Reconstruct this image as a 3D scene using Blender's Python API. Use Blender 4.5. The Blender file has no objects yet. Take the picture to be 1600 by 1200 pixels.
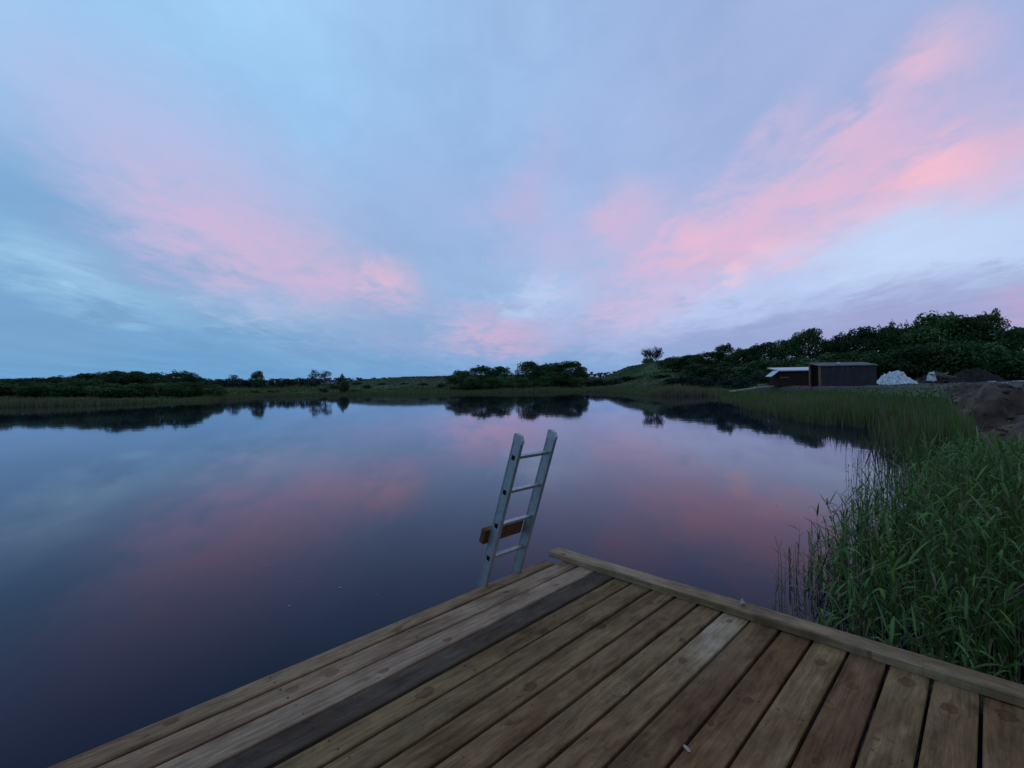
import bpy, math, random
import numpy as np
from mathutils import Matrix, Vector

random.seed(7)
rng = np.random.default_rng(7)
scn = bpy.context.scene
COL = scn.collection

# ------------------------------------------------------------------ camera
FPX, ROLL, CAMZ = 784.0, math.radians(1.1), 1.95
cam_d = bpy.data.cameras.new('camera')
cam_d.sensor_width = 36.0
cam_d.lens = FPX / 1600 * 36
cam_d.clip_start, cam_d.clip_end = 0.05, 6000
cam = bpy.data.objects.new('camera', cam_d)
COL.objects.link(cam)
cam.location = (0, 0, CAMZ)
cam.rotation_euler = (math.radians(90), ROLL, 0)
scn.camera = cam

C0 = np.array([0, 0, CAMZ])
RX = np.array([math.cos(ROLL), 0, -math.sin(ROLL)])
UZ = np.array([math.sin(ROLL), 0, math.cos(ROLL)])
FY = np.array([0, 1.0, 0])


def ray(px, py):                       # direction of a point of the photograph (1600 x 1200)
    return RX * (px - 800) / FPX + FY + UZ * (600 - py) / FPX


def at(px, py, depth):
    return C0 + ray(px, py) * depth


def ground_px(px, depth):              # ground position below a photo column at a given depth
    d = ray(px, 600 - math.tan(ROLL) * (px - 800))
    return d[0] * depth, d[1] * depth


def srgb(r, g, b):
    o = []
    for c in (r, g, b):
        c = c / 255.0
        o.append(c / 12.92 if c <= 0.04045 else ((c + 0.055) / 1.055) ** 2.4)
    return (*o, 1.0)


# ------------------------------------------------------------------ sky
world = bpy.data.worlds.new('World')
scn.world = world
world.use_nodes = True
WN, WL = world.node_tree.nodes, world.node_tree.links
WN.clear()


class NT:
    """tiny node helper"""
    def __init__(s, nodes, links):
        s.n, s.l = nodes, links

    def new(s, t, **kw):
        nd = s.n.new(t)
        for k, v in kw.items():
            setattr(nd, k, v)
        return nd

    def put(s, sock, v):
        if v is None:
            return
        if isinstance(v, bpy.types.NodeSocket):
            s.l.new(v, sock)
        else:
            sock.default_value = v

    def math(s, op, a, b=None, c=None, clamp=False):
        nd = s.new('ShaderNodeMath', operation=op, use_clamp=clamp)
        for i, v in enumerate((a, b, c)):
            s.put(nd.inputs[i], v)
        return nd.outputs[0]

    def vmath(s, op, a, b=None, scale=None):
        nd = s.new('ShaderNodeVectorMath', operation=op)
        s.put(nd.inputs[0], a)
        s.put(nd.inputs[1], b)
        if scale is not None:
            s.put(nd.inputs['Scale'], scale)
        return nd.outputs['Value'] if op in ('LENGTH', 'DOT_PRODUCT', 'DISTANCE') else nd.outputs[0]

    def mix(s, f, a, b, blend='MIX'):
        nd = s.new('ShaderNodeMix', data_type='RGBA', blend_type=blend)
        s.put(nd.inputs[0], f)
        s.put(nd.inputs[6], a)
        s.put(nd.inputs[7], b)
        return nd.outputs[2]

    def noise(s, vec, scale=1.0, detail=4.0, rough=0.55, dist=0.0):
        nd = s.new('ShaderNodeTexNoise')
        s.put(nd.inputs['Vector'], vec)
        nd.inputs['Scale'].default_value = scale
        nd.inputs['Detail'].default_value = detail
        nd.inputs['Roughness'].default_value = rough
        nd.inputs['Distortion'].default_value = dist
        return nd

    def rng(s, v, a, b, c=0.0, d=1.0, smooth=True):
        nd = s.new('ShaderNodeMapRange', interpolation_type='SMOOTHSTEP' if smooth else 'LINEAR')
        s.put(nd.inputs[0], v)
        for i, x in enumerate((a, b, c, d)):
            nd.inputs[1 + i].default_value = x
        return nd.outputs[0]

    def mapping(s, vec, loc=(0, 0, 0), rot=(0, 0, 0), scale=(1, 1, 1), kind='POINT'):
        nd = s.new('ShaderNodeMapping', vector_type=kind)
        s.put(nd.inputs[0], vec)
        nd.inputs[1].default_value, nd.inputs[2].default_value, nd.inputs[3].default_value = loc, rot, scale
        return nd.outputs[0]

    def comb(s, x, y, z=0.0):
        nd = s.new('ShaderNodeCombineXYZ')
        for i, v in enumerate((x, y, z)):
            s.put(nd.inputs[i], v)
        return nd.outputs[0]

    def sep(s, v):
        nd = s.new('ShaderNodeSeparateXYZ')
        s.put(nd.inputs[0], v)
        return nd.outputs

    def ramp(s, f, stops):
        nd = s.new('ShaderNodeValToRGB')
        s.put(nd.inputs[0], f)
        el = nd.color_ramp.elements
        while len(el) < len(stops):
            el.new(0.5)
        for e, (p, c) in zip(el, stops):
            e.position, e.color = p, c
        return nd.outputs[0]


def azel(px, py):
    d = ray(px, py)
    d = d / np.linalg.norm(d)
    return math.degrees(math.atan2(d[0], d[1])), math.degrees(math.asin(d[2]))


def build_sky():
    w = NT(WN, WL)
    tc = w.new('ShaderNodeTexCoord')
    dirv = w.vmath('NORMALIZE', tc.outputs['Generated'])
    x, y, z = w.sep(dirv)
    az = w.math('MULTIPLY', w.math('ARCTAN2', x, y), 180 / math.pi)
    el = w.math('MULTIPLY', w.math('ARCSINE', z), 180 / math.pi)
    zz = w.math('ADD', w.math('ABSOLUTE', z), 0.10)
    plane = w.comb(w.math('DIVIDE', x, zz), w.math('DIVIDE', y, zz), 0.0)   # position on the cloud deck
    # streaks of the cloud deck run away from the viewer, slightly to the right
    streak = w.mapping(plane, rot=(0, 0, math.radians(8)), scale=(1.0, 0.38, 1.0))
    nA = w.noise(streak, 1.5, 5, 0.55, 0.25)
    nB = w.noise(w.mapping(plane, loc=(7.3, 2.1, 0), scale=(1.0, 0.5, 1)), 3.4, 6, 0.6, 0.5)
    nC = w.noise(w.mapping(plane, loc=(3.1, 9.2, 0)), 0.9, 3, 0.5)
    fine = w.noise(w.mapping(plane, loc=(1.7, 4.4, 0), scale=(1.0, 0.7, 1)), 8.0, 5, 0.62, 0.7)
    pos = w.comb(az, el)
    wv = w.vmath('SUBTRACT', nB.outputs['Color'], (0.5, 0.5, 0.5))
    wv = w.vmath('MULTIPLY', wv, (10.0, 5.0, 0.0))
    wv2 = w.vmath('MULTIPLY', w.vmath('SUBTRACT', fine.outputs['Color'], (0.5, 0.5, 0.5)), (3.6, 2.2, 0.0))
    pw = w.vmath('ADD', w.vmath('ADD', pos, wv), wv2)
    # clear-to-thin base, cooler and darker on the left, lilac to the right
    e = w.math('DIVIDE', el, 90.0, clamp=True)
    left = w.ramp(e, [(0.0, srgb(106, 160, 208)), (0.05, srgb(116, 164, 207)), (0.14, srgb(128, 174, 216)),
                      (0.26, srgb(150, 194, 236)), (0.42, srgb(162, 206, 245)), (1.0, srgb(160, 184, 216))])
    right = w.ramp(e, [(0.0, srgb(135, 165, 212)), (0.06, srgb(160, 182, 224)), (0.14, srgb(178, 200, 238)),
                       (0.26, srgb(158, 182, 227)), (0.42, srgb(154, 180, 224)), (1.0, srgb(160, 182, 216))])
    col = w.mix(w.rng(w.math('ADD', az, w.math('MULTIPLY', w.math('SUBTRACT', nC.outputs[0], 0.5), 30.0)), -35, 30), left, right)
    # soft brightness mottling of the thin veil
    veil = w.rng(nA.outputs[0], 0.35, 0.7, 0.95, 1.05)
    col = w.mix(1.0, col, w.comb(veil, veil, w.math('POWER', veil, 0.8)), 'MULTIPLY')
    v2 = w.math('ADD', w.rng(nB.outputs[0], 0.36, 0.64, -0.022, 0.025), w.rng(fine.outputs[0], 0.36, 0.64, 0.985, 1.015))
    col = w.mix(1.0, col, w.comb(v2, v2, w.math('POWER', v2, 0.75)), 'MULTIPLY')
    tex1 = w.rng(nB.outputs[0], 0.38, 0.60)
    tex2 = w.rng(fine.outputs[0], 0.38, 0.60)
    tex = w.math('ADD', w.math('MULTIPLY', tex1, 0.6), w.math('MULTIPLY', tex2, 0.4))

    def blob(col, p0, p1, width, rgb, s, noisy=0.5, soft=1.0, ext=1.35):
        a, b = azel(*p0), azel(*p1)
        cx, cy = (a[0] + b[0]) / 2, (a[1] + b[1]) / 2
        ln = math.hypot(a[0] - b[0], a[1] - b[1]) / 2 * ext + width * 0.6
        ang = math.atan2(b[1] - a[1], b[0] - a[0])
        m = w.mapping(pw, (cx, cy, 0), (0, 0, ang), (ln * 1.12, width * 1.22, 1), 'TEXTURE')
        g = w.new('ShaderNodeTexGradient', gradient_type='SPHERICAL')
        w.l.new(m, g.inputs[0])
        f = w.rng(g.outputs['Fac'], 0.0, 1.0 * soft, 0.0, s)
        if noisy:
            f = w.math('MULTIPLY', f, w.math('ADD', w.math('MULTIPLY', tex, noisy * 1.25), 1 - noisy))
        return w.mix(f, col, srgb(*rgb))

    B = [
        # lilac veil, upper right and centre
        ((1100, 140), (1640, 60), 14, (170, 178, 218), 0.5, 0.4),
        ((880, 330), (1000, 250), 12, (166, 180, 222), 0.4, 0.4),
        ((600, 280), (760, 380), 10, (160, 180, 224), 0.55, 0.3),
        # left pale and dark bands
        ((-80, 260), (170, 350), 7, (116, 164, 208), 0.65, 0.3),
        ((60, 110), (330, 290), 8, (168, 192, 234), 0.5, 0.4),
        ((-40, 365), (260, 485), 3.4, (160, 202, 234), 0.9, 0.35),
        ((-60, 500), (160, 520), 4.5, (120, 162, 204), 0.6, 0.3),
        ((150, 400), (330, 465), 2.8, (122, 166, 206), 0.7, 0.3),
        ((300, 472), (540, 500), 2.8, (160, 196, 226), 0.65, 0.5),
        ((430, 507), (640, 505), 2.2, (132, 172, 212), 0.6, 0.5),
        # left pink band: broad, soft
        ((120, 190), (540, 430), 10.0, (190, 186, 224), 0.85, 0.25),
        ((230, 310), (470, 430), 6.5, (204, 184, 217), 0.75, 0.55),
        ((380, 390), (640, 455), 4.4, (208, 182, 213), 0.75, 0.6),
        ((570, 435), (640, 448), 3.0, (224, 188, 212), 0.7, 0.75),
        # centre low pinks
        ((700, 505), (860, 520), 3.2, (206, 180, 214), 0.8, 0.4),
        ((700, 540), (860, 540), 1.9, (206, 176, 208), 0.6, 0.4),
        ((540, 525), (700, 545), 2.0, (156, 172, 214), 0.5, 0.3),
        ((880, 520), (1080, 505), 3.2, (188, 184, 222), 0.55, 0.4),
        ((790, 465), (920, 465), 3.2, (186, 210, 243), 0.85, 0.5),
        ((780, 330), (900, 390), 5.5, (190, 180, 218), 0.55, 0.6),
        ((950, 325), (1020, 345), 4.5, (216, 184, 215), 0.7, 0.6),
        # right pink band: a lilac body with brighter ridges
        ((920, 445), (1300, 320), 8.0, (196, 183, 221), 0.85, 0.4),
        ((1280, 320), (1700, 170), 8.5, (200, 182, 218), 0.9, 0.4),
        ((1060, 392), (1300, 320), 3.6, (226, 186, 214), 0.8, 0.7),
        ((1260, 315), (1640, 215), 4.0, (230, 187, 211), 0.85, 0.8),
        ((1000, 425), (1240, 395), 3.0, (216, 186, 216), 0.8, 0.5),
        ((1130, 433), (1160, 430), 2.0, (248, 196, 212), 0.95, 0.35),
        ((1060, 378), (1120, 365), 2.4, (240, 190, 212), 0.8, 0.6),
        ((1205, 397), (1235, 392), 1.9, (242, 192, 212), 0.8, 0.5),
        ((1450, 275), (1520, 240), 3.2, (244, 192, 210), 0.85, 0.6),
        ((1270, 300), (1310, 290), 2.2, (236, 190, 214), 0.7, 0.6),
        ((1370, 140), (1530, 50), 3.0, (222, 188, 215), 0.85, 0.6),
        ((1240, 330), (1480, 160), 3.0, (212, 185, 218), 0.7, 0.85),
        ((1310, 215), (1400, 185), 3.2, (216, 184, 216), 0.7, 0.7),
        ((1220, 205), (1250, 160), 2.6, (200, 184, 218), 0.6, 0.5),
        ((970, 460), (1250, 180), 2.6, (210, 186, 219), 0.6, 0.9),
        ((1060, 400), (1430, 120), 2.4, (220, 188, 217), 0.65, 0.9),
        ((1110, 420), (1620, 260), 2.6, (230, 188, 213), 0.7, 0.9),
        ((800, 380), (870, 210), 3.0, (184, 180, 220), 0.5, 0.7),
        # pale clear strip below the right pink band
        ((1240, 440), (1700, 330), 5.6, (194, 216, 248), 1.0, 0.08),
        ((1010, 490), (1300, 450), 3.6, (190, 206, 243), 0.75, 0.15),
        ((940, 490), (1090, 465), 2.2, (216, 186, 218), 0.7, 0.5),
        # mauve bank low on the right, with a pink tail
        ((1200, 525), (1700, 465), 4.4, (158, 164, 207), 1.0, 0.10),
        ((1040, 540), (1240, 525), 2.4, (150, 164, 208), 0.8, 0.2),
        ((1570, 485), (1700, 470), 3.0, (196, 164, 202), 0.85, 0.4),
        # small slate wisps
        ((1040, 478), (1080, 474), 0.8, (158, 178, 216), 0.7, 0.5),
        ((1120, 476), (1150, 474), 0.7, (158, 178, 216), 0.6, 0.5),
        ((740, 440), (830, 452), 1.1, (150, 176, 218), 0.6, 0.7),
        ((150, 492), (210, 496), 0.8, (112, 154, 196), 0.7, 0.6),
        ((300, 512), (340, 516), 0.7, (112, 154, 196), 0.7, 0.5),
        ((1560, 422), (1620, 416), 0.8, (164, 180, 216), 0.6, 0.5),
    ]
    for p0, p1, wd, rgb, s, ny in B:
        col = blob(col, p0, p1, wd, rgb, s, ny)
    bg = w.new('ShaderNodeBackground')
    w.l.new(col, bg.inputs[0])
    bg.inputs[1].default_value = 1.0
    out = w.new('ShaderNodeOutputWorld')
    w.l.new(bg.outputs[0], out.inputs[0])


build_sky()
world.cycles.sampling_method = 'MANUAL'
world.cycles.sample_map_resolution = 512

# last glow after sunset: very weak, very soft
sun_d = bpy.data.lights.new('sun', 'SUN')
sun_d.energy, sun_d.angle, sun_d.color = 0.06, math.radians(25), (1.0, 0.80, 0.78)
sun = bpy.data.objects.new('sun', sun_d)
COL.objects.link(sun)
sun.rotation_euler = (math.radians(78), 0, math.radians(100))

scn.view_settings.view_transform = 'Standard'
scn.view_settings.look = 'None'
scn.view_settings.exposure = 0.0
scn.view_settings.gamma = 1.0
scn.render.engine = 'CYCLES'
scn.cycles.max_bounces = 6
scn.cycles.diffuse_bounces = 2
scn.cycles.transparent_max_bounces = 4


# ------------------------------------------------------------------ helpers
def fast_mesh(name, V, polys, col=None, smooth=False):
    """V (n,3); polys: list of int arrays (k,3) or (k,4); col (n,3) per-vertex base colour"""
    me = bpy.data.meshes.new(name)
    V = np.asarray(V, dtype=np.float32)
    me.vertices.add(len(V))
    me.vertices.foreach_set('co', V.ravel())
    polys = [np.asarray(p, dtype=np.int32) for p in polys if len(p)]
    idx = np.concatenate([p.ravel() for p in polys])
    sizes = np.concatenate([np.full(len(p), p.shape[1], dtype=np.int32) for p in polys])
    starts = np.concatenate([[0], np.cumsum(sizes)[:-1]]).astype(np.int32)
    me.loops.add(len(idx))
    me.loops.foreach_set('vertex_index', idx)
    me.polygons.add(len(sizes))
    me.polygons.foreach_set('loop_start', starts)
    if smooth:
        me.polygons.foreach_set('use_smooth', np.ones(len(sizes), dtype=bool))
    if col is not None:
        a = me.color_attributes.new('tint', 'FLOAT_COLOR', 'POINT')
        c = np.ones((len(V), 4), dtype=np.float32)
        c[:, :3] = col
        a.data.foreach_set('color', c.ravel())
    me.update(calc_edges=True)
    me.validate()
    return me


def link(name, me, m=None, parent=None, **props):
    o = bpy.data.objects.new(name, me)
    COL.objects.link(o)
    if m is not None and me is not None and not me.materials:
        me.materials.append(m)
    if parent is not None:
        o.parent = parent
    for k, v in props.items():
        o[k] = v
    return o


def thing(name, label, category, loc=(0, 0, 0), rz=0.0, group=None, matrix=None):
    o = bpy.data.objects.new(name, None)
    o.empty_display_size = 0.2
    COL.objects.link(o)
    if matrix is not None:
        o.matrix_world = matrix
    else:
        o.location, o.rotation_euler = loc, (0, 0, rz)
    o['label'], o['category'] = label, category
    if group:
        o['group'] = group
    return o


class MB:
    def __init__(s):
        s.v, s.f = [], []

    def box(s, x0, x1, y0, y1, z0, z1, bev=0.0):
        n = len(s.v)
        if bev <= 0:
            s.v += [(x, y, z) for z in (z0, z1) for y in (y0, y1) for x in (x0, x1)]
            s.f += [tuple(n + i for i in q) for q in ((0, 2, 3, 1), (4, 5, 7, 6), (0, 1, 5, 4), (2, 6, 7, 3), (0, 4, 6, 2), (1, 3, 7, 5))]
            return s
        import bmesh
        bm = bmesh.new()
        bmesh.ops.create_cube(bm, size=1.0)
        for v in bm.verts:
            v.co = ((x0 + x1) / 2 + v.co.x * (x1 - x0), (y0 + y1) / 2 + v.co.y * (y1 - y0), (z0 + z1) / 2 + v.co.z * (z1 - z0))
        bmesh.ops.bevel(bm, geom=list(bm.edges), offset=bev, segments=1, profile=0.5, affect='EDGES')
        bm.verts.index_update()
        s.v += [tuple(v.co) for v in bm.verts]
        s.f += [tuple(n + v.index for v in f.verts) for f in bm.faces]
        bm.free()
        return s

    def prism(s, pts, axis, a0, a1):
        """extrude a 2-D outline along axis x/y/z"""
        n, k = len(s.v), len(pts)
        for a in (a0, a1):
            for p, q in pts:
                s.v.append({'x': (a, p, q), 'y': (p, a, q), 'z': (p, q, a)}[axis])
        s.f.append(tuple(n + i for i in range(k)))
        s.f.append(tuple(n + k + i for i in reversed(range(k))))
        for i in range(k):
            j = (i + 1) % k
            s.f.append((n + i, n + k + i, n + k + j, n + j))
        return s

    def tube(s, pts, radii, sides=6):
        n = len(s.v)
        pts = [Vector(p) for p in pts]
        for i, p in enumerate(pts):
            d = (pts[min(i + 1, len(pts) - 1)] - pts[max(i - 1, 0)]).normalized()
            u = d.orthogonal().normalized()
            if i and abs(u.dot(last_u)) < 0.99:
                u = (last_u - d * last_u.dot(d)).normalized()
            last_u = u
            v = d.cross(u)
            for k in range(sides):
                t = 2 * math.pi * k / sides
                s.v.append(tuple(p + (u * math.cos(t) + v * math.sin(t)) * radii[i]))
        for i in range(len(pts) - 1):
            for k in range(sides):
                j = (k + 1) % sides
                s.f.append((n + i * sides + k, n + i * sides + j, n + (i + 1) * sides + j, n + (i + 1) * sides + k))
        s.f.append(tuple(n + k for k in reversed(range(sides))))
        s.f.append(tuple(n + (len(pts) - 1) * sides + k for k in range(sides)))
        return s

    def mesh(s, name, smooth=False):
        me = bpy.data.meshes.new(name)
        me.from_pydata(s.v, [], s.f)
        import bmesh
        bm = bmesh.new()
        bm.from_mesh(me)
        bmesh.ops.recalc_face_normals(bm, faces=list(bm.faces))
        bm.to_mesh(me)
        bm.free()
        if smooth:
            me.polygons.foreach_set('use_smooth', [True] * len(me.polygons))
        return me

    def obj(s, name, m, parent=None, smooth=False, **kw):
        return link(name, s.mesh(name, smooth), m, parent, **kw)


_perm = rng.random((256, 256)).astype(np.float64)


def vnoise(x, y):
    xi, yi = np.floor(x).astype(int), np.floor(y).astype(int)
    fx, fy = x - xi, y - yi
    fx, fy = fx * fx * (3 - 2 * fx), fy * fy * (3 - 2 * fy)
    g = lambda i, j: _perm[i & 255, j & 255]
    a = g(xi, yi) * (1 - fx) + g(xi + 1, yi) * fx
    b = g(xi, yi + 1) * (1 - fx) + g(xi + 1, yi + 1) * fx
    return a * (1 - fy) + b * fy - 0.5


def fbm(x, y, oct=4, gain=0.5):
    o, amp = 0.0, 1.0
    for k in range(oct):
        o = o + amp * vnoise(x * 2 ** k + 17.3 * k, y * 2 ** k + 5.1 * k)
        amp *= gain
    return o


def sstep(x, a, b):
    t = np.clip((x - a) / (b - a), 0, 1)
    return t * t * (3 - 2 * t)


# ------------------------------------------------------------------ materials
def material(name, rough=0.8, spec=0.3):
    m = bpy.data.materials.new(name)
    m.use_nodes = True
    b = m.node_tree.nodes['Principled BSDF']
    b.inputs['Roughness'].default_value = rough
    b.inputs['Specular IOR Level'].default_value = spec
    return m, NT(m.node_tree.nodes, m.node_tree.links), b


def plain(name, rgb, rough=0.7, spec=0.3, var=0.25, scale=8.0, metallic=0.0, bump=0.0):
    m, t, b = material(name, rough, spec)
    tc = t.new('ShaderNodeTexCoord')
    n = t.noise(tc.outputs['Object'], scale, 5, 0.6)
    lo = tuple(c * (1 - var) for c in rgb) + (1,)
    hi = tuple(min(1, c * (1 + var)) for c in rgb) + (1,)
    t.l.new(t.mix(t.rng(n.outputs[0], 0.3, 0.7), lo, hi), b.inputs['Base Color'])
    b.inputs['Metallic'].default_value = metallic
    if bump:
        bp = t.new('ShaderNodeBump')
        bp.inputs['Strength'].default_value = bump
        bp.inputs['Distance'].default_value = 0.02
        t.l.new(n.outputs[0], bp.inputs['Height'])
        t.l.new(bp.outputs[0], b.inputs['Normal'])
    return m


def tinted(name, rough=0.6, spec=0.25, transl=0.0, vary=0.0, nscale=0.0):
    """base colour from the mesh's own per-leaf tint, slightly varied from object to object"""
    m, t, b = material(name, rough, spec)
    at_ = t.new('ShaderNodeVertexColor', layer_name='tint')
    c = at_.outputs[0]
    if vary:
        oi = t.new('ShaderNodeObjectInfo')
        hv = t.new('ShaderNodeHueSaturation')
        t.l.new(t.rng(oi.outputs['Random'], 0, 1, 1 - vary, 1 + vary, False), hv.inputs['Value'])
        t.l.new(t.rng(t.math('FRACT', t.math('MULTIPLY', oi.outputs['Random'], 7.31)), 0, 1, 0.485, 0.52, False), hv.inputs['Hue'])
        t.l.new(c, hv.inputs['Color'])
        c = hv.outputs[0]
    if nscale:
        tc = t.new('ShaderNodeTexCoord')
        n = t.noise(tc.outputs['Object'], nscale, 6, 0.65)
        v = t.rng(n.outputs[0], 0.25, 0.75, 0.55, 1.45)
        c = t.mix(1.0, c, t.comb(v, v, v), 'MULTIPLY')
    t.l.new(c, b.inputs['Base Color'])
    if transl:
        tr = t.new('ShaderNodeBsdfTranslucent')
        t.l.new(c, tr.inputs[0])
        mx = t.new('ShaderNodeMixShader')
        mx.inputs[0].default_value = transl
        t.l.new(b.outputs[0], mx.inputs[1])
        t.l.new(tr.outputs[0], mx.inputs[2])
        t.l.new(mx.outputs[0], t.n['Material Output'].inputs[0])
    return m


def wood_material(name):
    """sawn softwood; every board has its own colour (object colour), knots k1..k3 (x, y, size) and a bleached stretch (x0, x1, amount)"""
    m, t, b = material(name, 0.78, 0.12)
    tc = t.new('ShaderNodeTexCoord')
    oi = t.new('ShaderNodeObjectInfo')
    p = tc.outputs['Object']
    x, y, z = t.sep(p)
    off = t.math('MULTIPLY', oi.outputs['Random'], 37.0)
    wob = t.noise(t.comb(t.math('ADD', t.math('MULTIPLY', x, 2.2), off), t.math('MULTIPLY', y, 9.0), off), 1.0, 3, 0.5)
    knot_core, knot_ring, bend = None, None, 0.0
    for k in ('k1', 'k2', 'k3'):
        a = t.new('ShaderNodeAttribute', attribute_type='OBJECT', attribute_name=k)
        kx, ky, ks = t.sep(a.outputs['Vector'])
        ks = t.math('MAXIMUM', ks, 0.0005)
        dx = t.math('DIVIDE', t.math('SUBTRACT', x, kx), t.math('MULTIPLY', ks, 1.55))
        dy = t.math('DIVIDE', t.math('SUBTRACT', y, ky), ks)
        nn = t.noise(t.comb(t.math('MULTIPLY', x, 30), t.math('MULTIPLY', y, 30), off), 1.0, 2, 0.5)
        d = t.vmath('LENGTH', t.comb(dx, dy))
        d = t.math('ADD', d, t.math('MULTIPLY', t.math('SUBTRACT', nn.outputs[0], 0.5), 1.3))
        core = t.rng(d, 0.80, 1.0, 1.0, 0.0)
        ring = t.math('MULTIPLY', t.rng(d, 0.72, 0.90, 0.0, 1.0), t.rng(d, 0.95, 1.12, 1.0, 0.0))
        bend_k = t.math('MULTIPLY', t.math('MULTIPLY', dy, ks), t.rng(d, 0.2, 3.0, 0.5, 0.0))
        knot_core = core if knot_core is None else t.math('MAXIMUM', knot_core, core)
        knot_ring = ring if knot_ring is None else t.math('MAXIMUM', knot_ring, ring)
        bend = t.math('ADD', bend_k, bend)
    yy = t.math('ADD', t.math('SUBTRACT', y, bend), t.math('MULTIPLY', wob.outputs[0], 0.03))
    g1 = t.noise(t.comb(t.math('ADD', t.math('MULTIPLY', x, 1.3), off), t.math('MULTIPLY', yy, 55.0), t.math('ADD', t.math('MULTIPLY', z, 40.0), off)), 1.0, 4, 0.6)
    g2 = t.noise(t.comb(t.math('ADD', t.math('MULTIPLY', x, 7.0), off), t.math('MULTIPLY', yy, 130.0), t.math('MULTIPLY', z, 90.0)), 1.0, 3, 0.6)
    blot = t.noise(t.comb(t.math('ADD', t.math('MULTIPLY', x, 2.6), off), t.math('MULTIPLY', y, 8.0), off), 1.0, 5, 0.62, 0.4)
    spots = t.noise(t.comb(t.math('ADD', t.math('MULTIPLY', x, 16.0), off), t.math('MULTIPLY', y, 26.0), off), 1.0, 4, 0.6)
    base = oi.outputs['Color']
    v = t.math('ADD', t.rng(g1.outputs[0], 0.3, 0.7, 0.80, 1.18), t.rng(g2.outputs[0], 0.3, 0.7, -0.15, 0.15))
    c = t.mix(1.0, base, t.comb(v, v, v), 'MULTIPLY')
    # weathered grey film and damp brown blotches
    c = t.mix(t.rng(blot.outputs[0], 0.50, 0.68, 0.0, 0.55), c, t.mix(1.0, c, (0.40, 0.37, 0.36, 1), 'MULTIPLY'))
    c = t.mix(t.rng(blot.outputs[0], 0.30, 0.47, 0.40, 0.0), c, t.mix(0.5, c, (0.21, 0.152, 0.062, 1)))
    big = t.noise(t.comb(t.math('ADD', t.math('MULTIPLY', x, 1.1), t.math('MULTIPLY', off, 1.7)), t.math('MULTIPLY', y, 4.0), off), 1.0, 4, 0.6, 0.6)
    c = t.mix(t.rng(big.outputs[0], 0.42, 0.62, 0.0, 0.75), c, t.mix(1.0, c, (0.62, 0.50, 0.46, 1), 'MULTIPLY'))
    c = t.mix(t.rng(spots.outputs[0], 0.62, 0.72, 0.0, 0.6), c, t.mix(1.0, c, (0.45, 0.40, 0.38, 1), 'MULTIPLY'))
    smud = t.noise(t.comb(t.math('ADD', t.math('MULTIPLY', x, 5.5), off), t.math('MULTIPLY', y, 15.0), t.math('MULTIPLY', off, 2.3)), 1.0, 6, 0.72, 0.8)
    sv = t.rng(smud.outputs[0], 0.30, 0.70, 0.74, 1.20)
    c = t.mix(1.0, c, t.comb(sv, sv, sv), 'MULTIPLY')
    specks = t.noise(t.comb(t.math('ADD', t.math('MULTIPLY', x, 60.0), off), t.math('MULTIPLY', y, 60.0), off), 1.0, 2, 0.5)
    c = t.mix(t.rng(specks.outputs[0], 0.70, 0.76, 0.0, 0.7), c, t.mix(1.0, c, (0.3, 0.28, 0.27, 1), 'MULTIPLY'))
    pa = t.new('ShaderNodeAttribute', attribute_type='OBJECT', attribute_name='pale')
    p0, p1, pamt = t.sep(pa.outputs['Vector'])
    xs = t.math('ADD', x, t.math('MULTIPLY', t.math('SUBTRACT', spots.outputs[0], 0.5), 0.35))
    rel = t.math('DIVIDE', t.math('SUBTRACT', xs, p0), t.math('MAXIMUM', t.math('SUBTRACT', p1, p0), 0.001))
    pm = t.math('MULTIPLY', t.math('MULTIPLY', t.rng(rel, -0.1, 0.5), t.rng(rel, 0.75, 1.0, 1.0, 0.0)), pamt)
    pm = t.math('MULTIPLY', pm, t.rng(blot.outputs[0], 0.30, 0.62, 1.0, 0.35))
    c = t.mix(pm, c, t.mix(1.0, (0.40, 0.29, 0.20, 1), t.comb(v, v, v), 'MULTIPLY'))
    c = t.mix(t.math('MULTIPLY', knot_ring, 0.5), c, t.mix(1.0, c, (0.40, 0.33, 0.28, 1), 'MULTIPLY'))
    c = t.mix(t.math('MULTIPLY', t.math('MULTIPLY', knot_core, t.rng(smud.outputs[0], 0.3, 0.65, 0.35, 1.0)), 0.8), c, t.mix(1.0, c, (0.52, 0.33, 0.24, 1), 'MULTIPLY'))
    t.l.new(c, b.inputs['Base Color'])
    t.l.new(t.rng(blot.outputs[0], 0.35, 0.7, 0.62, 0.85), b.inputs['Roughness'])
    h = t.math('ADD', t.math('MULTIPLY', g1.outputs[0], 0.5), t.math('MULTIPLY', g2.outputs[0], 0.6))
    h = t.math('SUBTRACT', h, t.math('MULTIPLY', knot_ring, 0.4))
    bp = t.new('ShaderNodeBump')
    bp.inputs['Strength'].default_value = 0.35
    bp.inputs['Distance'].default_value = 0.004
    t.l.new(h, bp.inputs['Height'])
    t.l.new(bp.outputs[0], b.inputs['Normal'])
    return m


M_WOOD = wood_material('sawn_wood')
M_DARKWOOD = plain('wet_wood', (0.06, 0.05, 0.04), 0.8)
M_ALU = plain('aluminium', (0.36, 0.365, 0.37), 0.45, 0.5, 0.14, 22, 0.75)
M_CAP = plain('grey_plastic', (0.26, 0.30, 0.31), 0.5)
M_HOLLOW_SHADE = plain('hollow_shade', (0.006, 0.006, 0.008), 0.9, 0.1)  # near-black colour that paints in the shade of hollows and openings
M_LEAF = tinted('foliage', 0.65, 0.10, 0.15, 0.38)
M_REED = tinted('reed_leaf', 0.6, 0.10, 0.25)
M_BARK = plain('bark', (0.045, 0.036, 0.030), 0.9, 0.1)
M_GROUND = tinted('ground_cover', 0.95, 0.1, 0, 0, 1.7)


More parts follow.
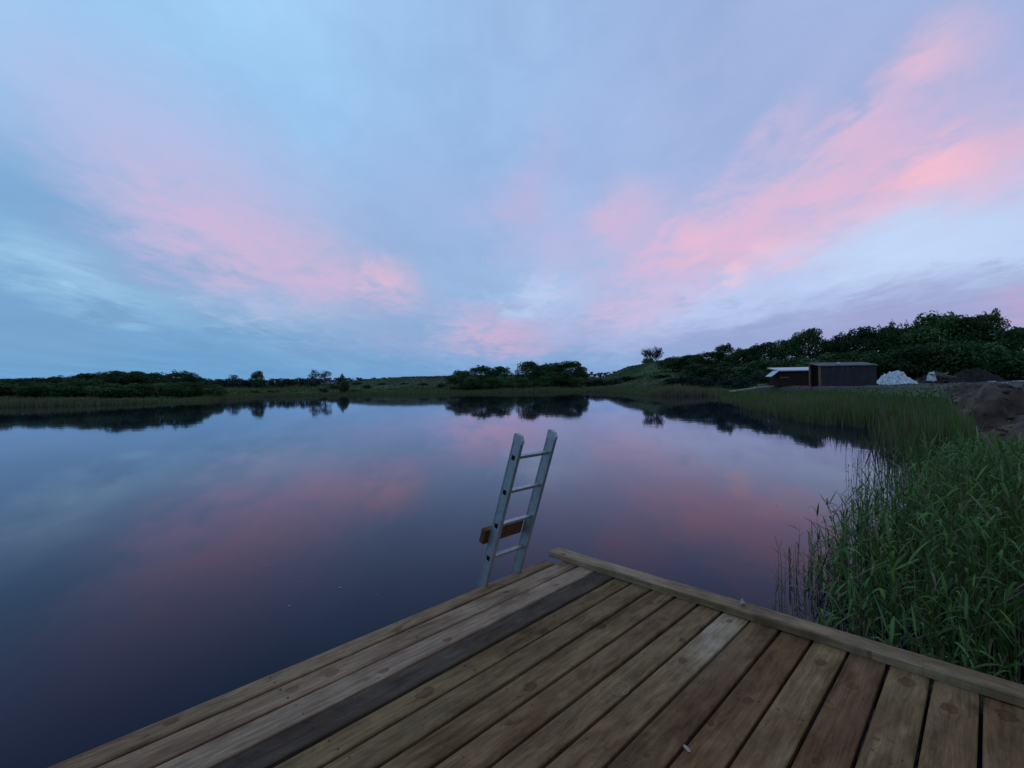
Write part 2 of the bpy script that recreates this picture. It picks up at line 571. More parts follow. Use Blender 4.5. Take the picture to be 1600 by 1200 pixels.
# ------------------------------------------------------------------ the lake and the land
def gp(px, d):
    return ground_px(px, d)


SHORE = np.array([(1.7, -1.5), (2.4, 1.0), (3.1, 2.6), (4.3, 4.5), (6.3, 7.0), (8.6, 10.0), (10.6, 12.5), gp(1452, 14.5), gp(1478, 18.0),
                  gp(1440, 18.6), gp(1380, 19.2), gp(1306, 21.5), gp(1250, 26.0), gp(1200, 33), gp(1160, 44), gp(1148, 56), gp(1120, 64), gp(1050, 67),
                  gp(1020, 74), gp(985, 92), gp(950, 106), gp(900, 114), gp(800, 116), gp(700, 115), gp(640, 122), gp(560, 128), gp(480, 128),
                  gp(410, 124), gp(345, 108), gp(322, 88), gp(260, 82), gp(150, 77), gp(0, 73), gp(-120, 66), (-130, 30), (-120, -40),
                  (-60, -90), (0, -70), (6, -20), (2.5, -6)])


def shore_dist(P):
    """signed distance to the waterline: positive on land"""
    n = len(SHORE)
    best = np.full(len(P), 1e9)
    inside = np.zeros(len(P), bool)
    for i in range(n):
        a, b = SHORE[i], SHORE[(i + 1) % n]
        ab = b - a
        t = np.clip(((P - a) @ ab) / (ab @ ab), 0, 1)
        d = np.hypot(*(P - (a + t[:, None] * ab)).T)
        best = np.minimum(best, d)
        cr = (a[1] > P[:, 1]) != (b[1] > P[:, 1])
        xx = a[0] + (P[:, 1] - a[1]) * ab[0] / (ab[1] if abs(ab[1]) > 1e-9 else 1e-9)
        inside ^= cr & (P[:, 0] < xx)
    return np.where(inside, -best, best)


KX, KY = gp(1022, 162)


def soil_mask(x, y):
    edge = np.interp(y, [0, 9, 16, 36, 43, 50, 75], [9.0, 9.3, 13.6, 30.5, 31.0, 30.0, 33.0])
    m = sstep(x - edge, -.6, 1.4) * sstep(y, 7.0, 9.5) * (1 - sstep(y, 66, 74)) * (1 - sstep(x, 120, 140))
    # the strip between reeds and cabin
    return np.clip(m, 0, 1)


def height(x, y):
    x, y = np.atleast_1d(np.asarray(x, float)), np.atleast_1d(np.asarray(y, float))
    P = np.stack([x, y], 1)
    sd = shore_dist(P)
    n1 = fbm(x / 9.0, y / 9.0, 4)
    far = 0.12 + 0.55 * (1 - np.exp(-np.maximum(sd, 0) / 5.0)) + np.minimum(np.maximum(sd, 0) * 0.030, 3.6) + n1 * 0.5 * sstep(sd, 1, 8)
    right = 0.05 + 1.05 * sstep(sd, 0.0, 13.0) + n1 * 0.18 * sstep(sd, 1, 5) + 0.02 * np.maximum(sd - 40, 0)
    s = soil_mask(x, y)
    near = (1 - sstep(y, 24, 34)) * s
    clod = fbm(x / 2.1, y / 1.5, 5, 0.58)
    ridge = 1 - np.abs(fbm(x / 3.7 + 9, y / 2.3, 3)) * 2.6
    soil = 0.02 + 1.05 * sstep(sd, 0.2, 6.0) + near * sstep(sd, .3, 2.5) * (0.75 * clod + 0.50 * np.clip(ridge, 0, 1) ** 2 - 0.36 + (.34 - 1.1 * np.abs(fbm((x + .6 * y) / 1.1, (y - .3 * x) / 2.6, 4, .62))) * .55 + .10 * fbm(x / .55, y / .55, 3, .6) * 1.5) + (1 - near) * 0.16 * clod
    rb = sstep(x, 6, 14) * (1 - sstep(y, 66, 92))
    right = right * (1 - s) + soil * s
    h = far * (1 - rb) + right * rb
    k = ((x - KX - 1) / 15.0) ** 2 + ((y - KY) / 22.0) ** 2
    h = h + 4.9 * np.exp(-k ** 2)
    k2 = ((x - 48) / 20.0) ** 2 + ((y - 128) / 26.0) ** 2
    h = h + 2.6 * np.exp(-k2 ** 2) * sstep(sd, 0, 12)
    # heath ridge beyond the far shore
    k3 = ((x + 22) / 42.0) ** 2 + ((y - 182) / 26.0) ** 2
    h = h + 2.6 * np.exp(-k3 ** 2)
    h = h + np.minimum(np.maximum(np.hypot(x, y) - 260, 0) * 0.006, 9)
    lake = np.maximum(-1.4, -0.05 + sd * 0.22)
    return np.where(sd < 0, lake, h)


def gz(x, y):
    return float(height(x, y)[0])


def build_land():
    xs = np.unique(np.concatenate([np.arange(-1600, -200, 60), np.arange(-200, -10, 2.2), np.arange(-10, 5, 1.0), np.arange(5, 34, 0.25), np.arange(34, 60, 0.7),
                                   np.arange(60, 130, 2.0), np.arange(130, 1640, 60)]))
    ys = np.unique(np.concatenate([np.arange(-400, -40, 40), np.arange(-40, 2, 2.0), np.arange(2, 9, .6), np.arange(9, 34, 0.25), np.arange(34, 75, 0.7), np.arange(75, 230, 1.8), np.arange(230, 2600, 60)]))
    X, Y = np.meshgrid(xs, ys)
    x, y = X.ravel(), Y.ravel()
    z = height(x, y)
    nx, ny = len(xs), len(ys)
    i = np.arange(nx * ny).reshape(ny, nx)
    q = np.stack([i[:-1, :-1], i[:-1, 1:], i[1:, 1:], i[1:, :-1]], -1).reshape(-1, 4)
    P = np.stack([x, y], 1)
    sd = shore_dist(P)
    n = fbm(x / 14, y / 14, 4)
    n2 = fbm(x / 5 + 40, y / 5, 4)
    grass = np.array([0.032, 0.062, 0.025]) * (1 + 0.9 * n[:, None])
    dry = np.array([0.075, 0.078, 0.046])
    heath = np.array([0.060, 0.050, 0.050])
    c = grass + (dry - grass) * np.clip(sstep(n2, 0.12, 0.42) * 0.7 * (.25 + .75 * sstep(y, 66, 74)), 0, 1)[:, None]
    k3 = np.exp(-(((x + 22) / 46.0) ** 2 + ((y - 185) / 30.0) ** 2))
    c = c + (heath - c) * (k3 * sstep(n, -0.2, 0.1))[:, None]
    s = soil_mask(x, y)
    soil = np.array([0.062, 0.041, 0.034]) * (1 + 1.5 * fbm(x / 1.6, y / 1.2, 5, .6)[:, None])
    flat = np.array([0.066, 0.058, 0.060]) * (1 + 0.8 * n2[:, None])
    soil = soil + (flat - soil) * sstep(y, 24, 34)[:, None]
    s2 = s * (1 - 0.5 * sstep(n2, 0.05, 0.3) * sstep(y, 22, 30))
    c = c + (soil - c) * s2[:, None]
    mud = np.array([0.030, 0.026, 0.022])
    c = c + (mud - c) * (1 - sstep(sd, -0.2, 0.6))[:, None]
    me = fast_mesh('ground', np.stack([x, y, z], 1), [q], np.clip(c, 0.004, 1), True)
    link('ground', me, M_GROUND, kind='structure')


build_land()

mw, tw, bw = material('lake_water', 0.02, 0.5)
bw.inputs['Base Color'].default_value = (0.001, 0.004, 0.018, 1)
bw.inputs['IOR'].default_value = 1.30
bw.inputs['Specular IOR Level'].default_value = 0.0
_lw = tw.new('ShaderNodeLayerWeight')
_lw.inputs['Blend'].default_value = 0.5
_gl = tw.new('ShaderNodeBsdfGlossy')
_gl.inputs['Color'].default_value = (0.92, 0.89, 1.0, 1)
_gl.inputs['Roughness'].default_value = 0.035
_mx = tw.new('ShaderNodeMixShader')
tw.l.new(tw.math('ADD', tw.math('MULTIPLY', tw.math('POWER', _lw.outputs['Facing'], 5.7), 0.99), 0.006), _mx.inputs[0])
tw.l.new(bw.outputs[0], _mx.inputs[1])
tw.l.new(_gl.outputs[0], _mx.inputs[2])
tw.l.new(_mx.outputs[0], tw.n['Material Output'].inputs[0])
_tc = tw.new('ShaderNodeTexCoord')
_n = tw.noise(_tc.outputs['Object'], 0.55, 3, 0.5, 0.3)
_n2 = tw.noise(_tc.outputs['Object'], 2.6, 2, 0.5)
_b = tw.new('ShaderNodeBump')
_b.inputs['Strength'].default_value = 0.05
_b.inputs['Distance'].default_value = 0.05
tw.l.new(tw.math('ADD', _n.outputs[0], tw.math('MULTIPLY', _n2.outputs[0], 0.2)), _b.inputs['Height'])
tw.l.new(_b.outputs[0], bw.inputs['Normal'])
tw.l.new(_b.outputs[0], _gl.inputs['Normal'])
bw.inputs['Roughness'].default_value = 0.035
wm = MB()
wm.v = [(-220, -140, 0), (140, -140, 0), (140, 170, 0), (-220, 170, 0)]
wm.f = [(0, 1, 2, 3)]
_wme = bpy.data.meshes.new('water')
_wme.from_pydata(wm.v, [], wm.f)
link('water', _wme, mw, kind='structure')

# ------------------------------------------------------------------ the jetty deck
a_ = ray(1545, 595)
a_ /= np.linalg.norm(a_)
b_ = ray(-25, 589)
b_ -= a_ * (a_ @ b_)
b_ /= np.linalg.norm(b_)
n_ = np.cross(a_, b_)
P0 = C0 - n_ * 1.5


def deck_pt(px, py, h=0.0):
    d = ray(px, py)
    return C0 + d * (((P0 + n_ * h - C0) @ n_) / (d @ n_))


O_ = deck_pt(858, 874)
MD = Matrix(((a_[0], b_[0], n_[0], O_[0]), (a_[1], b_[1], n_[1], O_[1]), (a_[2], b_[2], n_[2], O_[2]), (0, 0, 0, 1)))


def deck_local(px, py, h=0.0):         # (along the boards, across them) in the deck's own axes
    p = deck_pt(px, py, h) - O_
    return float(p @ a_), float(p @ b_)


deck = thing('wooden_jetty', 'weathered wooden jetty deck of long brown boards jutting over the lake', 'jetty', matrix=MD)

GAPS = [-0.017, .093, .262, .43, .595, .742, .906, 1.08, 1.244, 1.4, 1.571, 1.745, 1.916, 2.089, 2.268, 2.446, 2.628, 2.800, 2.972, 3.146, 3.32]
SLOPE = [-.013, -.020, -.019, -.018, -.017, -.016, -.014, -.004, -.002, 0, 0, 0, 0, 0, 0, 0, 0, 0, 0, 0, 0]
# base colour of each board
BC = [(0.234, 0.147, 0.081), (0.234, 0.143, 0.084), (0.262, 0.166, 0.107), (0.072, 0.049, 0.033), (0.180, 0.109, 0.048), (0.163, 0.098, 0.046),
      (0.170, 0.100, 0.045), (0.180, 0.098, 0.046), (0.170, 0.098, 0.046), (0.202, 0.119, 0.056), (0.160, 0.087, 0.040), (0.180, 0.096, 0.039),
      (0.202, 0.119, 0.052), (0.154, 0.078, 0.035), (0.202, 0.119, 0.052), (0.196, 0.112, 0.051), (0.191, 0.109, 0.048), (0.175, 0.097, 0.046),
      (0.196, 0.107, 0.046), (0.175, 0.097, 0.046)]
KNOT_PX = [(1484, 1107, .030), (1416, 1066, .030), (1574, 1117, .034), (1284, 1036, .026), (1168, 1094, .020), (829, 1073, .026), (1036, 968, .020),
           (957, 913, .018), (869, 915, .018), (1333, 1074, .022), (1066, 1000, .018), (664, 1082, .030), (940, 980, .024), (853, 987, .022), (1140, 970, .018),
           (1067, 1032, .018), (1400, 1010, .0), (1014, 943, .022), (640, 1116, .018), (700, 1000, .020), (600, 1050, .018), (1218, 1066, .012),
           (790, 925, .016), (620, 985, .018), (520, 1050, .024), (268, 1127, .020), (300, 1185, .020), (456, 1076, .020), (395, 1130, .020), (525, 1147, .022),
           (1370, 1155, .012), (1276, 1190, .014), (890, 1040, .018), (770, 1120, .020), (795, 1130, .014), (1010, 1180, .012), (1110, 1130, .014)]


def board_edges(i, s):
    g = 0.010 if i < 9 else 0.008
    t0 = GAPS[i] + SLOPE[i] * s + (g if i else 0)
    t1 = GAPS[i + 1] + SLOPE[i + 1] * s - g
    return t0, t1


SCREW = MB().tube([(0, 0, -.006), (0, 0, .0012)], [.0042, .0040], 8).mesh('screw')
M_SCREW = plain('screw_steel', (.045, .04, .038), .5, .4, .2, 30)
for i in range(20):
    mb = MB()
    s_end = 0.172 + rng.uniform(-.01, .008)
    if i == 0:
        s_end = -0.035
    ss = np.linspace(-6.2, s_end, 14)
    tc0 = sum(board_edges(i, 0.0)) / 2
    lift = rng.uniform(-.0025, .0025)
    ph = rng.uniform(0, 6)
    cup = rng.uniform(-.0015, .002)
    prof = 8
    for j, s in enumerate(ss):
        t0, t1 = board_edges(i, s)
        w0 = .0016 * math.sin(s * 2.3 + ph) + rng.uniform(-.0012, .0012)
        w1 = .0016 * math.sin(s * 1.9 + ph * 2) + rng.uniform(-.0012, .0012)
        y0, y1 = -(t1 + w1) + tc0, -(t0 + w0) + tc0
        zt = lift + .0018 * math.sin(s * 1.7 + ph)
        bv = 0.005
        for yy, zz in ((y0, -.045), (y0, zt - bv), (y0 + bv, zt), ((y0 + y1) / 2, zt + cup), (y1 - bv, zt), (y1, zt - bv), (y1, -.045), ((y0 + y1) / 2, -.045)):
            mb.v.append((s, yy, zz))
    for j in range(len(ss) - 1):
        for k in range(prof):
            k2 = (k + 1) % prof
            mb.f.append((j * prof + k, j * prof + k2, (j + 1) * prof + k2, (j + 1) * prof + k))
    mb.f.append(tuple(range(prof)))
    mb.f.append(tuple((len(ss) - 1) * prof + k for k in range(prof)))
    o = mb.obj('board', M_WOOD, deck)
    o.location = (0, -tc0, 0)
    jit = rng.uniform(.94, 1.07)
    o.color = (*[c * jit for c in BC[i]], 1)
    ks = []
    for px, py, sz in KNOT_PX:
        s, yb = deck_local(px, py)
        t0, t1 = board_edges(i, s)
        if sz > 0 and t0 < -yb < t1:
            ks.append((s, yb + tc0, sz))
    while len(ks) < 3:
        ks.append((rng.uniform(-5.5, -2.6), rng.uniform(-.05, .05), rng.uniform(.012, .022)))
    for k, v in zip(('k1', 'k2', 'k3'), ks):
        o[k] = [float(q) for q in v]
    o['pale'] = [0.0, 0.001, 0.0]
    if i == 9:
        o['pale'] = [-0.85, 0.12, 0.85]
    if i == 2:
        o['pale'] = [-2.9, 0.3, 0.26]
    if i == 1:
        o['pale'] = [-2.2, 0.3, 0.22]

    for s in (-.75, -1.5, -2.25):
        t0, t1 = board_edges(i, s)
        for t_ in (t0 + .03, t1 - .03):
            if i == 0 and s == -.75 and t_ < t0 + .05:
                continue
            sc_ = link('screw', SCREW, M_SCREW, o)
            sc_.location = (s + rng.uniform(-.008, .008), -t_ + tc0 + rng.uniform(-.006, .006), .0015)

# the plank lying across the board ends
mb = MB()
pn = 16
for y in np.linspace(0.036, -3.5, pn):
    dx = .003 * math.sin(y * 3.1) + rng.uniform(-.0015, .0015)
    x0, x1 = .040 + dx, .182 + dx
    for xx, zz in ((x0, .004), (x0, .045), (x0 + .006, .051), ((x0 + x1) / 2, .0515), (x1 - .006, .051), (x1, .045), (x1, .004), ((x0 + x1) / 2, .004)):
        mb.v.append((xx, y, zz))
for j in range(pn - 1):
    for k in range(8):
        k2 = (k + 1) % 8
        mb.f.append((j * 8 + k, j * 8 + k2, (j + 1) * 8 + k2, (j + 1) * 8 + k))
mb.f += [tuple(range(8)), tuple((pn - 1) * 8 + k for k in range(8))]
# the grain follows the plank's length: give it its own axes (x along the plank)
pm = MB()
pm.v = [(-y, x - .111, z) for x, y, z in mb.v]
pm.f = mb.f
o = pm.obj('edge_plank', M_WOOD, deck, label='paler plank laid on edge of the deck across the board ends')
o.location, o.rotation_euler = (.111, 0, 0), (0, 0, -math.pi / 2)
o.color = (.225, .148, .084, 1)
for k, (px, py, sz) in zip(('k1', 'k2', 'k3'), [(1359, 1017, .011), (880, 866, .018), (1036, 919, .012)]):
    s, y = deck_local(px, py, .05)
    o[k] = [-y, s - .111, sz]
o['pale'] = [-0.1, 1.0, 0.28]

# carcass below
for s in (-.02, -.75, -1.5, -2.25, -3.0, -3.75, -4.5, -5.25, -6.0):
    MB().box(s - .03, s + .03, -3.3, -.03, -.20, -.047).obj('joist', M_DARKWOOD, deck)
MB().box(-6.1, .12, -.075, -.028 + .0, -.36, -.203).obj('bearer', M_DARKWOOD, deck)
MB().box(-6.1, .12, -3.0, -2.9, -.36, -.203).obj('bearer', M_DARKWOOD, deck)
for s in (-.25, -2.4, -4.6):
    for y in (-.17, -2.8):
        MB().tube([(s, y, -1.9), (s, y, -.06)], [.06, .06], 8).obj('post', M_DARKWOOD, deck)

# ------------------------------------------------------------------ the ladder
th = math.radians(18)
L_ = n_ * math.cos(th) - b_ * math.sin(th)
Y_ = np.cross(L_, a_)
lb = O_ + a_ * -0.75 + b_ * 0.06
ML = Matrix(((a_[0], Y_[0], L_[0], lb[0]), (a_[1], Y_[1], L_[1], lb[1]), (a_[2], Y_[2], L_[2], lb[2]), (0, 0, 0, 1)))
lad = thing('bathing_ladder', 'grey aluminium swimming ladder leaning against the far-left edge of the jetty', 'ladder', matrix=ML)
TOP, LOW, SP, RT, RW = 1.19, -1.35, .36, .024, .076
RUNGS = [1.025 - .262 * k for k in range(9)]
for rx in (0.0, SP):
    mb = MB()
    mb.prism([(0, LOW), (-RW, LOW), (-RW, TOP - .055), (0, TOP - .055)], 'x', rx, rx + RT)
    # raised lips along both edges of the profile
    for sx in (rx - .003, rx + RT):
        mb.box(sx, sx + .003, -.008, -.0005, LOW, TOP - .056)
        mb.box(sx, sx + .003, -RW + .0005, -RW + .008, LOW, TOP - .056)
    r_ = mb.obj('rail', M_ALU, lad)
    MB().prism([(.002, TOP - .054), (-RW - .002, TOP - .054), (-RW - .002, TOP - .03), (-RW + .022, TOP), (-.006, TOP + .004), (.002, TOP - .004)],
               'x', rx - .0035, rx + RT + .0035).obj('end_cap', M_CAP, r_)
    for z in RUNGS:
        if z > LOW:
            xo = rx - .004 if rx == 0 else rx + RT + .0005
            f = MB()
            f.box(xo, xo + .0035, -RW / 2 - .013, -RW / 2 + .013, z - .016, z + .016)
            f.obj('rung_socket', M_HOLLOW_SHADE, r_)  # dark box on the rail, painting the shaded hollow of the rung end
for z in RUNGS:
    MB().box(RT, SP, -RW / 2 - .014, -RW / 2 + .014, z - .013, z + .013, .003).obj('rung', M_ALU, lad)
cl = MB().box(-.045, SP + RT - .03, .002, .05, .335, .445, .004).obj('wooden_block', M_WOOD, lad, label='brown wooden block bolted behind both ladder rails')
cl.color = (.17, .085, .040, 1)
for k in ('k1', 'k2', 'k3'):
    cl[k] = [9.0, 9.0, .01]
cl['pale'] = [0.0, .001, 0.0]

# ------------------------------------------------------------------ small things lying on the deck
M_PALE = plain('pale_scrap', (0.27, 0.23, 0.18), 0.7, 0.3, 0.2, 60)


def deck_matrix(px, py, h, rz=0.0):
    s, y = deck_local(px, py, h)
    return MD @ Matrix.Translation((s, y, h)) @ Matrix.Rotation(rz, 4, 'Z')


# curled dry leaf with its stalk on the edge plank
lf = MB()
for i in range(7):
    u = i / 6
    w = .016 * math.sin(math.pi * min(1, u * .92 + .06)) + .001
    z = .004 + .022 * (2 * u - 1) ** 2
    for k in (-1, 0, 1):
        lf.v.append((.075 * (u - .5), w * k, z + .008 * abs(k)))
for i in range(6):
    for k in range(2):
        q = i * 3 + k
        lf.f.append((q, q + 1, q + 4, q + 3))
leaf_root = thing('dry_leaf', 'small curled pale dry leaf lying on the edge plank of the jetty', 'leaf', matrix=deck_matrix(1161, 946, .0525, .5))
o = lf.obj('blade', M_PALE, leaf_root, True)
sm = o.modifiers.new('thick', 'SOLIDIFY')
sm.thickness = .0015
MB().tube([(.034, 0, .02), (.05, .006, .03), (.066, .01, .044)], [.0016, .0013, .0009], 5).obj('stalk', M_BARK, leaf_root)
for px, py, ln, rz, lab in ((1073, 1170, .045, 1.0, 'small pale wood shaving on the deck boards at the bottom edge of the photo'),
                            (826, 934, .022, .4, 'tiny white speck on the pale third deck board from the edge')):
    ch = MB()
    ch.prism([(-ln / 2, -.003), (-ln * .2, -.009), (ln * .3, -.006), (ln / 2, .001), (ln * .25, .008), (-ln * .35, .006)], 'z', 0, .003)
    o = ch.obj('wood_shaving', M_PALE)
    o.matrix_world = deck_matrix(px, py, .0025, rz)
    o['label'], o['category'] = lab, 'wood shaving'
# thin raised tube standing for a pale ring-shaped mark on the boards
rg = MB()
pts = []
for k in range(33):
    t = 2 * math.pi * k / 32 * .97
    pts.append((.056 * math.cos(t) * (1 + .05 * math.sin(3 * t)), .040 * math.sin(t), .003 + .001 * math.sin(5 * t)))
rg.tube(pts, [.0016] * 33, 5)
o = rg.obj('ring_mark', plain('pale_ring', (.22, .19, .15), .8))
o.matrix_world = deck_matrix(969, 1077, .002, .35)
o['label'], o['category'] = 'thin pale oval ring mark on a middle deck board', 'pale_ring'


# ------------------------------------------------------------------ reeds and grass
def strips(base, d0, side, length, width, droop, m, cb, ct, prof=None):
    """vectorised tapering, drooping strips; all arguments are (n,...) arrays"""
    n = len(base)
    ts = np.linspace(0, 1, m + 1)
    if prof is None:
        prof = np.sqrt(np.clip(1 - ts ** 2.2, 0.0004, 1))
    V = np.empty((n, m + 1, 2, 3))
    Cc = np.empty((n, m + 1, 2, 3))
    for j, t in enumerate(ts):
        c = base + d0 * (length * t)[:, None]
        c = c + np.stack([np.zeros(n), np.zeros(n), -droop * length * t * t], 1)
        hw = side * (width * prof[j] / 2)[:, None]
        V[:, j, 0], V[:, j, 1] = c - hw, c + hw
        Cc[:, j, :, :] = (cb + (ct - cb) * t)[:, None, :]
    q = np.arange(m)
    q = np.stack([q * 2, q * 2 + 1, q * 2 + 3, q * 2 + 2], 1)
    F = (np.arange(n) * (m + 1) * 2)[:, None, None] + q[None]
    return V.reshape(-1, 3), F.reshape(-1, 4), Cc.reshape(-1, 3)


class Strips:
    def __init__(s):
        s.V, s.F, s.C, s.n = [], [], [], 0

    def add(s, *a, **k):
        V, F, C = strips(*a, **k)
        s.V.append(V); s.F.append(F + s.n); s.C.append(C); s.n += len(V)

    def mesh(s, name):
        return fast_mesh(name, np.concatenate(s.V), [np.concatenate(s.F)], np.clip(np.concatenate(s.C), .003, 1), False)


GREEN = np.array([0.085, 0.140, 0.026])
BLUEGREEN = np.array([0.075, 0.150, 0.056])
STRAW = np.array([0.24, 0.19, 0.12])


def unit(az, elv):
    return np.stack([np.cos(elv) * np.cos(az), np.cos(elv) * np.sin(az), np.sin(elv)], 1)


def hsky(px):
    return 600 - math.tan(ROLL) * (px - 800)


def px_of(x, y):
    return 800 + FPX * (x * RX[0]) / y


def reed_plants(S, x, y, z0, h, leafy, dead, leafscale):
    n = len(x)
    base = np.stack([x, y, z0], 1)
    az = rng.uniform(0, 2 * np.pi, n)
    lean = rng.normal(0, .09, n)
    d = unit(az, np.pi / 2 - np.abs(lean))
    for turn in (0.0, np.pi / 2):
        sa = rng.uniform(0, np.pi, n) + turn
        side = np.stack([np.cos(sa), np.sin(sa), np.zeros(n)], 1)
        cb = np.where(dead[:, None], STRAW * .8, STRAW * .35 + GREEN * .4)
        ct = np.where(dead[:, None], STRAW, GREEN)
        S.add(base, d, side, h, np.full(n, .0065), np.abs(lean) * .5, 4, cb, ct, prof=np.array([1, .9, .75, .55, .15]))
    for k in range(leafy):
        keep = ~dead
        fr = (k + rng.uniform(.1, .9, n)) / leafy
        fr = .10 + .88 * fr
        m = keep & (rng.random(n) < .92)
        nn = int(m.sum())
        p = base[m] + d[m] * (h[m] * fr[m])[:, None]
        p[:, 2] -= (np.abs(lean) * .5 * h * fr * fr)[m]
        la = rng.uniform(0, 2 * np.pi, nn)
        le = rng.uniform(.6, 1.35, nn)
        dd = unit(la, le)
        side = np.stack([-np.sin(la), np.cos(la), rng.normal(0, .35, nn)], 1)
        side /= np.linalg.norm(side, axis=1)[:, None]
        ln = rng.uniform(.13, .33, nn) * leafscale[m]
        col = GREEN + (BLUEGREEN - GREEN) * rng.random((nn, 1))
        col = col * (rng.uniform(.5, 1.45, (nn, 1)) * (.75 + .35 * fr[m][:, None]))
        yel = rng.random(nn) < .10
        col[yel] = STRAW * .75
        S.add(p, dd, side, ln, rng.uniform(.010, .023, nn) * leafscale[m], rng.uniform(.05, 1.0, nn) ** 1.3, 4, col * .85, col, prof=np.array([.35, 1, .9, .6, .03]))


def plank_side(x, y):                   # distance beyond the plank's outer edge
    p = np.stack([x, y, np.full(len(x), O_[2])], 1) - O_
    return p @ a_ - .182


EDGE = np.array([(1.6, 1.95), (2.6, 2.1), (3.4, 2.05), (4.2, 2.35), (5.0, 3.2), (6.0, 4.2), (7.0, 5.5), (8.0, 6.75), (9.0, 7.8), (10, 8.5), (12, 10.0), (14, 11.4)])

N = 27000
y = rng.uniform(-.4, 11.5, N)
x = rng.uniform(1.5, 16, N)
edge = np.interp(y, EDGE[:, 0], EDGE[:, 1]) + fbm(x * .0 + 3, y * 1.3, 3) * .8
lim = plank_side(x, y)
into = x - edge
m = (lim > .10) & (into > 0) & (x < np.maximum(y, 0) * 1.35 + 3.4)
dens = np.clip(.22 + into * .6, 0, 1) * np.where(y < 7, 1, .8)
m &= rng.random(N) < dens
x, y, into = x[m], y[m], into[m]
zg = np.maximum(height(x, y), -.35)
# the bed is waist-high at the shore and gets shorter towards the open water and the dug bank
hh = (.55 + .75 * sstep(into, -.2, 1.5)) * rng.uniform(.72, 1.12, len(x))
cap = CAMZ - (np.interp(px_of(x, np.maximum(y, .4)), [1200, 1440, 1600], [150, 97, 112]) + rng.uniform(-12, 40, len(x))) * np.maximum(y, .4) / FPX
cap += np.where(y < 5.5, .25, 0)
hh = np.minimum(hh, cap - np.maximum(zg, 0))
m = hh > .22
x, y, zg, hh = x[m], y[m], zg[m], hh[m]
S = Strips()
base_z = np.minimum(zg, .0) * 0.4 + np.maximum(zg, 0) - .02
reed_plants(S, x, y, base_z, hh - base_z * (base_z < 0), 11, rng.random(len(x)) < .13, rng.uniform(.7, 1.08, len(x)))
# short shoots and litter fill the foot of the bed
N = 16000
y = rng.uniform(-.4, 9.5, N)
x = rng.uniform(1.7, 14, N)
edge = np.interp(y, EDGE[:, 0], EDGE[:, 1]) + fbm(x * .0 + 3, y * 1.3, 3) * .8
m = (plank_side(x, y) > .08) & (x - edge > -.05) & (x < np.maximum(y, 0) * 1.3 + 3.2) & (rng.random(N) < np.clip(.25 + (x - edge) * .7, 0, 1))
x, y = x[m], y[m]
reed_plants(S, x, y, np.maximum(height(x, y), -.02) - .02, rng.uniform(.2, .62, len(x)) * np.where(y > 7, .6, 1), 4, rng.random(len(x)) < .30, np.full(len(x), .75))
# thin scatter standing in open water left of the bed
N = 300
y = np.concatenate([rng.uniform(5.6, 11.5, N), rng.uniform(3.9, 5.6, 60)])
edge = np.interp(y, EDGE[:, 0], EDGE[:, 1])
x = edge - np.abs(rng.normal(0, .75, len(y))) * np.where(y > 5.6, 1.15, .45)
m = (plank_side(x, y) > .15) & (px_of(x, y) > np.where(y > 5.6, 1315, 1195))
x, y = x[m], y[m]
h2 = rng.uniform(.35, .85, len(x)) * np.where(y > 5.6, 1, .6)
reed_plants(S, x, y, np.full(len(x), -.05), h2, 3, rng.random(len(x)) < .05, np.full(len(x), .62))
link('reeds', S.mesh('reeds'), M_REED, kind='stuff', label='dense green reed bed beside the jetty at the right', category='reeds')

# the middle reed bed in front of the cabin
S = Strips()
N = 120000
x = rng.uniform(9, 36, N)
y = rng.uniform(11, 52, N)
P = np.stack([x, y], 1)
sd = shore_dist(P)
s = soil_mask(x, y)
p = px_of(x, y)
m = (sd > -2.0) & (sd < 24) & (p > 1140) & (p < 1520) & (y < 50) & (s < .55) & (rng.random(N) < np.where(sd < 0, .8 + .5 * sd, 1) * np.clip(1.25 - y / 70, .3, 1)) & (y > 12)
x, y, sd, p = x[m], y[m], sd[m], p[m]
z0 = np.maximum(height(x, y), -.1)
h = rng.uniform(.75, 1.4, len(x)) * np.where(y > 40, .8, 1) * (1 - .45 * sstep(sd, 9, 18))
top = CAMZ - (np.interp(p, [1140, 1230, 1300, 1470], [30, 20, 19, 30]) + rng.uniform(-2, 16, len(x))) * y / FPX
h = np.minimum(h, top - z0)
m = h > .15
x, y, z0, h, sd = x[m], y[m], z0[m], h[m], sd[m]
n = len(x)
for k in range(2):
    az = rng.uniform(0, 2 * np.pi, n)
    d = unit(az, np.pi / 2 - np.abs(rng.normal(0, .14, n)))
    sa = rng.uniform(0, np.pi, n)
    side = np.stack([np.cos(sa), np.sin(sa), np.zeros(n)], 1)
    straw = (rng.random(n) < np.where(sd < 3, .34, .12))[:, None]
    patch = (1 + .8 * fbm(x / 4, y / 4, 3))[:, None]
    ct = np.where(straw, STRAW * .55, GREEN * np.array([.66, .82, .95]) * rng.uniform(.6, 1.45, (n, 1)) * patch)
    cb = np.where(straw, STRAW * .5, STRAW * .28 + GREEN * .25)
    S.add(np.stack([x, y, z0], 1), d, side, h * rng.uniform(.5, 1.08, n), rng.uniform(.018, .038, n), rng.uniform(.0, .3, n), 3, cb, ct)
link('reeds', S.mesh('reeds'), M_REED, kind='stuff', label='mid-distance reed bed on the bank in front of the cabin', category='reeds')

